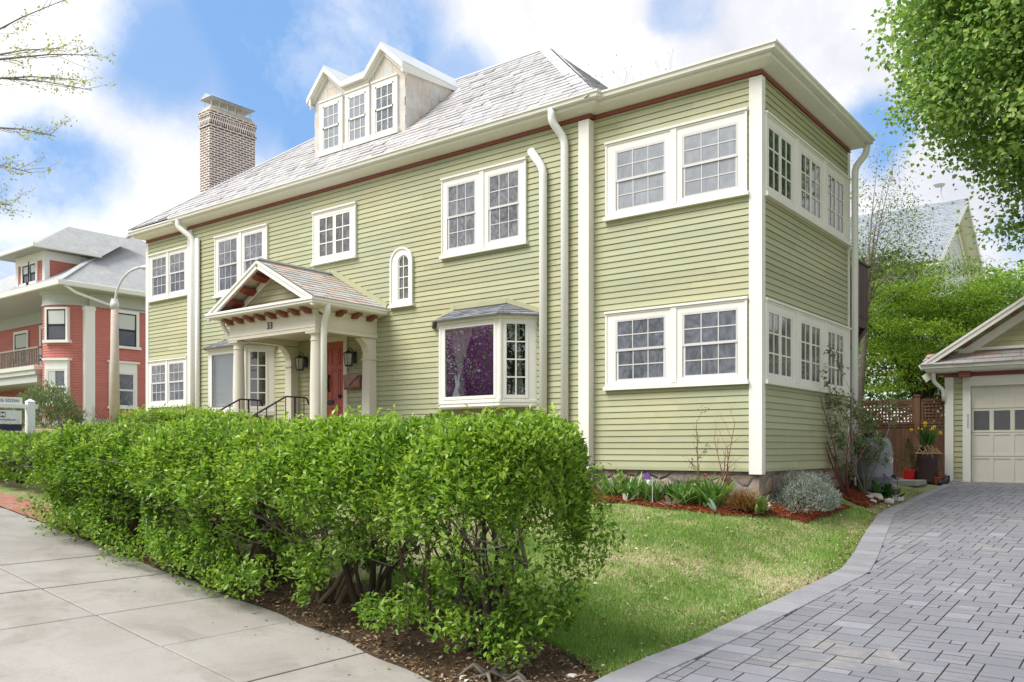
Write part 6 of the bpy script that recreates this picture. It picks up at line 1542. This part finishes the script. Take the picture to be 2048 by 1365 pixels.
# bare tree behind the roof
T=empty('bare_tree',(-11.5,15.4,1.3),'bare twiggy tree top showing above the roof behind the sunroom','tree'); mb=MB(); tips=[]; rr=random.Random(15)
mb.tube([(-11.5,15.4,1.3),(-11.4,15.4,6),(-11.5,15.4,10.5)],[.22,.17,.10],8)
for k in range(11): branch(mb,Vector((-11.5,15.4,9.0+.15*k)),Vector((rr.uniform(-.55,.55),rr.uniform(-.5,.5),1)).normalized(),2.3,.05,3,rr,tips,.35,5,(2,3),.12)
mb.build('trunk',M['barkgrey'],T,smooth=True)
P=np.array([tuple(p+Vector((rr.gauss(0,.03),rr.gauss(0,.03),rr.gauss(0,.03)))) for p,d in tips]); rg=np.random.default_rng(4)
leaves('crown',P,rg.normal(size=P.shape),rg.normal(size=P.shape),.07,.05,rg.random(len(P)),M['budleaf'],T)
# budding street tree reaching in at the upper left
T=empty('street_tree',(-8.4,-10.8,zs(-8.4)),'budding street tree whose twigs reach into the upper left corner','tree'); mb=MB(); tips=[]; rr=random.Random(25); tb=Vector((-8.4,-10.8,zs(-8.4)))
tt=Vector((-8.1,-10.5,7.4)); mb.tube([tb-Vector((0,0,.1)),tb.lerp(tt,.3)+Vector((.05,0,0)),tb.lerp(tt,.6),tt,tt+Vector((.2,.2,2.5))],[.19,.15,.13,.10,.05],10)
LIM=[((-5.5,-8.5,6.2),(-4.70,-7.90,6.66)),((-5.4,-8.45,6.02),(-4.72,-7.92,6.12)),((-5.3,-8.36,6.0),(-4.40,-7.66,6.05)),((-5.3,-8.36,5.80),(-4.48,-7.73,5.66)),((-5.4,-8.45,5.78),(-4.6,-7.82,5.78)),((-5.4,-8.4,5.27),(-4.80,-7.97,5.16)),((-5.5,-8.5,4.86),(-5.0,-8.13,4.76)),((-5.5,-8.5,4.45),(-5.18,-8.27,4.40)),((-6.5,-9.2,7.4),(-5.0,-8.2,7.6)),((-7.5,-11.8,7),(-6.5,-13.2,8)),((-9.5,-10,7),(-11.5,-9.3,8.4)),((-9,-11.5,7),(-10.5,-13,8))]
for a,b in LIM:
    a=Vector(a);b=Vector(b); st=tb.lerp(tt,min(1,max(.35,(a.z-tb.z-.5)/(tt.z-tb.z)))); mb.tube([st,st.lerp(a,.5)+Vector((0,0,.12)),a,a.lerp(b,.5)+Vector((0,0,.03)),b],[.040,.026,.012,.007,.003],6)
    tips.append((b,(b-a).normalized()))
    for k in range(9):
        f=.1+.1*k; c=a.lerp(b,f); branch(mb,c,((b-a).normalized()*1.0+Vector((rr.uniform(-.5,.5),rr.uniform(-.5,.5),rr.uniform(-.5,.6)))).normalized(),rr.uniform(.12,.28),.0035,1,rr,tips,.5,4,(1,2),.02)
mb.build('trunk',M['twigpale'],T,smooth=True)
P=np.array([tuple(p-d*rr.uniform(0,.22)+Vector((rr.gauss(0,.025),rr.gauss(0,.025),rr.gauss(0,.025)))) for p,d in tips for _ in range(9)]); rg=np.random.default_rng(6)
leaves('crown',P,rg.normal(size=P.shape)+np.array([0,0,.3]),rg.normal(size=P.shape),.036*rg.uniform(.6,1.2,len(P)),.02,rg.random(len(P)),M['budleaf'],T)
# shrub at the foot of the red house
fuzz('foundation_shrub','grey-green shrub at the foot of the rounded bay of the red house',(-31.4,3.6),1.5,1.5,1.7,3200,.22,.05,M['greyleaf'],91)
# trees on the far side of the street and of the drive: they stand behind the camera and show in the glass
def far(name,label,b,lobes,mat,seed,L=.22,ncl=170): tree(name,label,(b[0],b[1],zs(b[0])),3.2,.18,lobes,ncl,30,L,L*.7,mat,M['barkdark'],'trees across the street',seed=seed,crad=.7,flat=.7,limbs=10)
far('redbud_tree','purple flowering tree across the street, seen mirrored in the bay window',(-20.5,-18.5),[(-20.5,-18.5,5.0,2.9,2.6,2.3),(-21.8,-18.5,3.9,1.8,1.6,1.4),(-19.3,-18.2,3.8,1.7,1.6,1.3),(-20.6,-18.5,7.0,1.3,1.2,1.1)],M['redbud'],101,.13,520)
far('broadleaf_tree','tall green tree across the street behind the purple tree',(-26,-27),[(-26,-27,9,5,4.5,5),(-23,-28,7,4,3.6,4)],M['maple'],102,.34)
far('broadleaf_tree','green tree across the street facing the driveway',(16,-17),[(16,-17,5,4,4,4),(18,-14.5,4.5,3.2,3.2,3.4)],M['darkleaf'],103,.32)
far('broadleaf_tree','green tree beyond the right side of the driveway',(12.5,-2),[(12.5,-2,6,3.6,4,4.5),(13,2,5,3.2,3.2,3.6)],M['maple'],104,.30)

# ------------------------------------------------------------------ camera, sun, sky
cam=bpy.data.cameras.new('camera'); co_=bpy.data.objects.new('camera',cam); COL.objects.link(co_); SC.camera=co_
co_.location=(4.907,-12.342,1.75); co_.rotation_euler=(R(90),0,R(37.8)); cam.sensor_width=36; cam.lens=30.234; cam.shift_y=.1047; cam.clip_end=3000; cam.clip_start=.05
SUN_EL,SUN_AZ=52,-150   # azimuth of the sun measured from +Y towards +X
se,sa=R(SUN_EL),R(SUN_AZ)
sd_=Vector((math.sin(sa)*math.cos(se),math.cos(sa)*math.cos(se),math.sin(se)))
L_=bpy.data.lights.new('sun','SUN'); L_.energy=2.1; L_.angle=R(36); L_.color=(1,.965,.90); so=bpy.data.objects.new('sun',L_); COL.objects.link(so); so.rotation_euler=(-sd_).to_track_quat('-Z','Y').to_euler()
W=bpy.data.worlds.new('World'); SC.world=W; W.use_nodes=True; nt=W.node_tree; nt.nodes.clear()
class WN(NT):
    def __init__(s,t): s.t=t; s.geo=None
w=WN(nt)
tc=w.n('ShaderNodeTexCoord'); dirv=tc.outputs['Generated']
sky=w.n('ShaderNodeTexSky'); sky.sky_type='NISHITA'; sky.sun_disc=False; sky.sun_elevation=se; sky.sun_rotation=sa; sky.air_density=1.0; sky.dust_density=.4; sky.ozone_density=2.5
blue=w.mix(sky.outputs[0],(.7,.8,.8),1.0,'MULTIPLY')
blue=w.mix(blue,(1.2,2.25,4.15),.80)
# cloud field: open blue patches in a bright broken overcast, edges broken by noise
nzv=w.n('ShaderNodeTexNoise'); nzv.inputs['Scale'].default_value=5.0; nzv.inputs['Detail'].default_value=7; nzv.inputs['Roughness'].default_value=.6; w.l(dirv,nzv.inputs['Vector'])
va=w.n('ShaderNodeVectorMath',operation='SUBTRACT'); w.l(nzv.outputs['Color'],va.inputs[0]); va.inputs[1].default_value=(.5,.5,.5)
vb=w.n('ShaderNodeVectorMath',operation='SCALE'); w.l(va.outputs[0],vb.inputs[0]); vb.inputs['Scale'].default_value=.13
vc=w.n('ShaderNodeVectorMath',operation='ADD'); w.l(dirv,vc.inputs[0]); w.l(vb.outputs[0],vc.inputs[1])
PATCH=[((-.735,.545,.405),.135,1),((-.797,.464,.386),.075,.9),((-.66,.61,.43),.095,.95),((-.72,.60,.365),.085,1),((-.61,.68,.40),.06,.75),((-.878,.39,.272),.062,.95),((-.90,.37,.26),.05,.95),((-.915,.368,.165),.05,.8),((-.386,.81,.442),.04,.6),((-.25,.915,.318),.045,1),((-.123,.97,.205),.035,.6),((-.5,.2,.85),.3,.9),((.5,.3,.8),.25,.8),((.3,-.7,.6),.25,.9),((-.7,-.6,.4),.2,.8),((.85,-.1,.5),.2,.8)]
acc=None
for c,rad_,amt in PATCH:
    dn=w.n('ShaderNodeVectorMath',operation='DISTANCE'); w.l(vc.outputs[0],dn.inputs[0]); dn.inputs[1].default_value=Vector(c).normalized()
    mr=w.n('ShaderNodeMapRange',interpolation_type='SMOOTHSTEP'); mr.inputs['From Min'].default_value=rad_*1.25; mr.inputs['From Max'].default_value=rad_*.45; mr.inputs['To Min'].default_value=0; mr.inputs['To Max'].default_value=amt; w.l(dn.outputs['Value'],mr.inputs['Value'])
    acc=mr.outputs[0] if acc is None else w.math('MAXIMUM',acc,mr.outputs[0])
wisp=w.ramp(w.noise(7,8,.62,vc.outputs[0]),[(.46,0),(.70,.6)])
acc=w.math('MULTIPLY',acc,w.math('SUBTRACT',1.0,wisp))
cl=w.ramp(w.noise(3.2,7,.6,vc.outputs[0]),[(.34,(3.2,3.3,3.75)),(.48,(4.05,4.1,4.35)),(.62,(5.3,5.3,5.4))])
skyc=w.mix(cl,blue,acc)
bg=w.n('ShaderNodeBackground'); bg.inputs['Strength'].default_value=.1; w.l(skyc,bg.inputs['Color'])
ow=w.n('ShaderNodeOutputWorld'); w.l(bg.outputs[0],ow.inputs['Surface'])
SC.view_settings.view_transform='Standard'; SC.view_settings.look='None'; SC.view_settings.gamma=1; SC.view_settings.exposure=1.2; SC.view_settings.use_curve_mapping=False
try:
    SC.cycles.max_bounces=6; SC.cycles.diffuse_bounces=3; SC.cycles.glossy_bounces=3; SC.cycles.transparent_max_bounces=16; SC.cycles.transmission_bounces=3; SC.cycles.caustics_reflective=False; SC.cycles.caustics_refractive=False
except Exception: pass
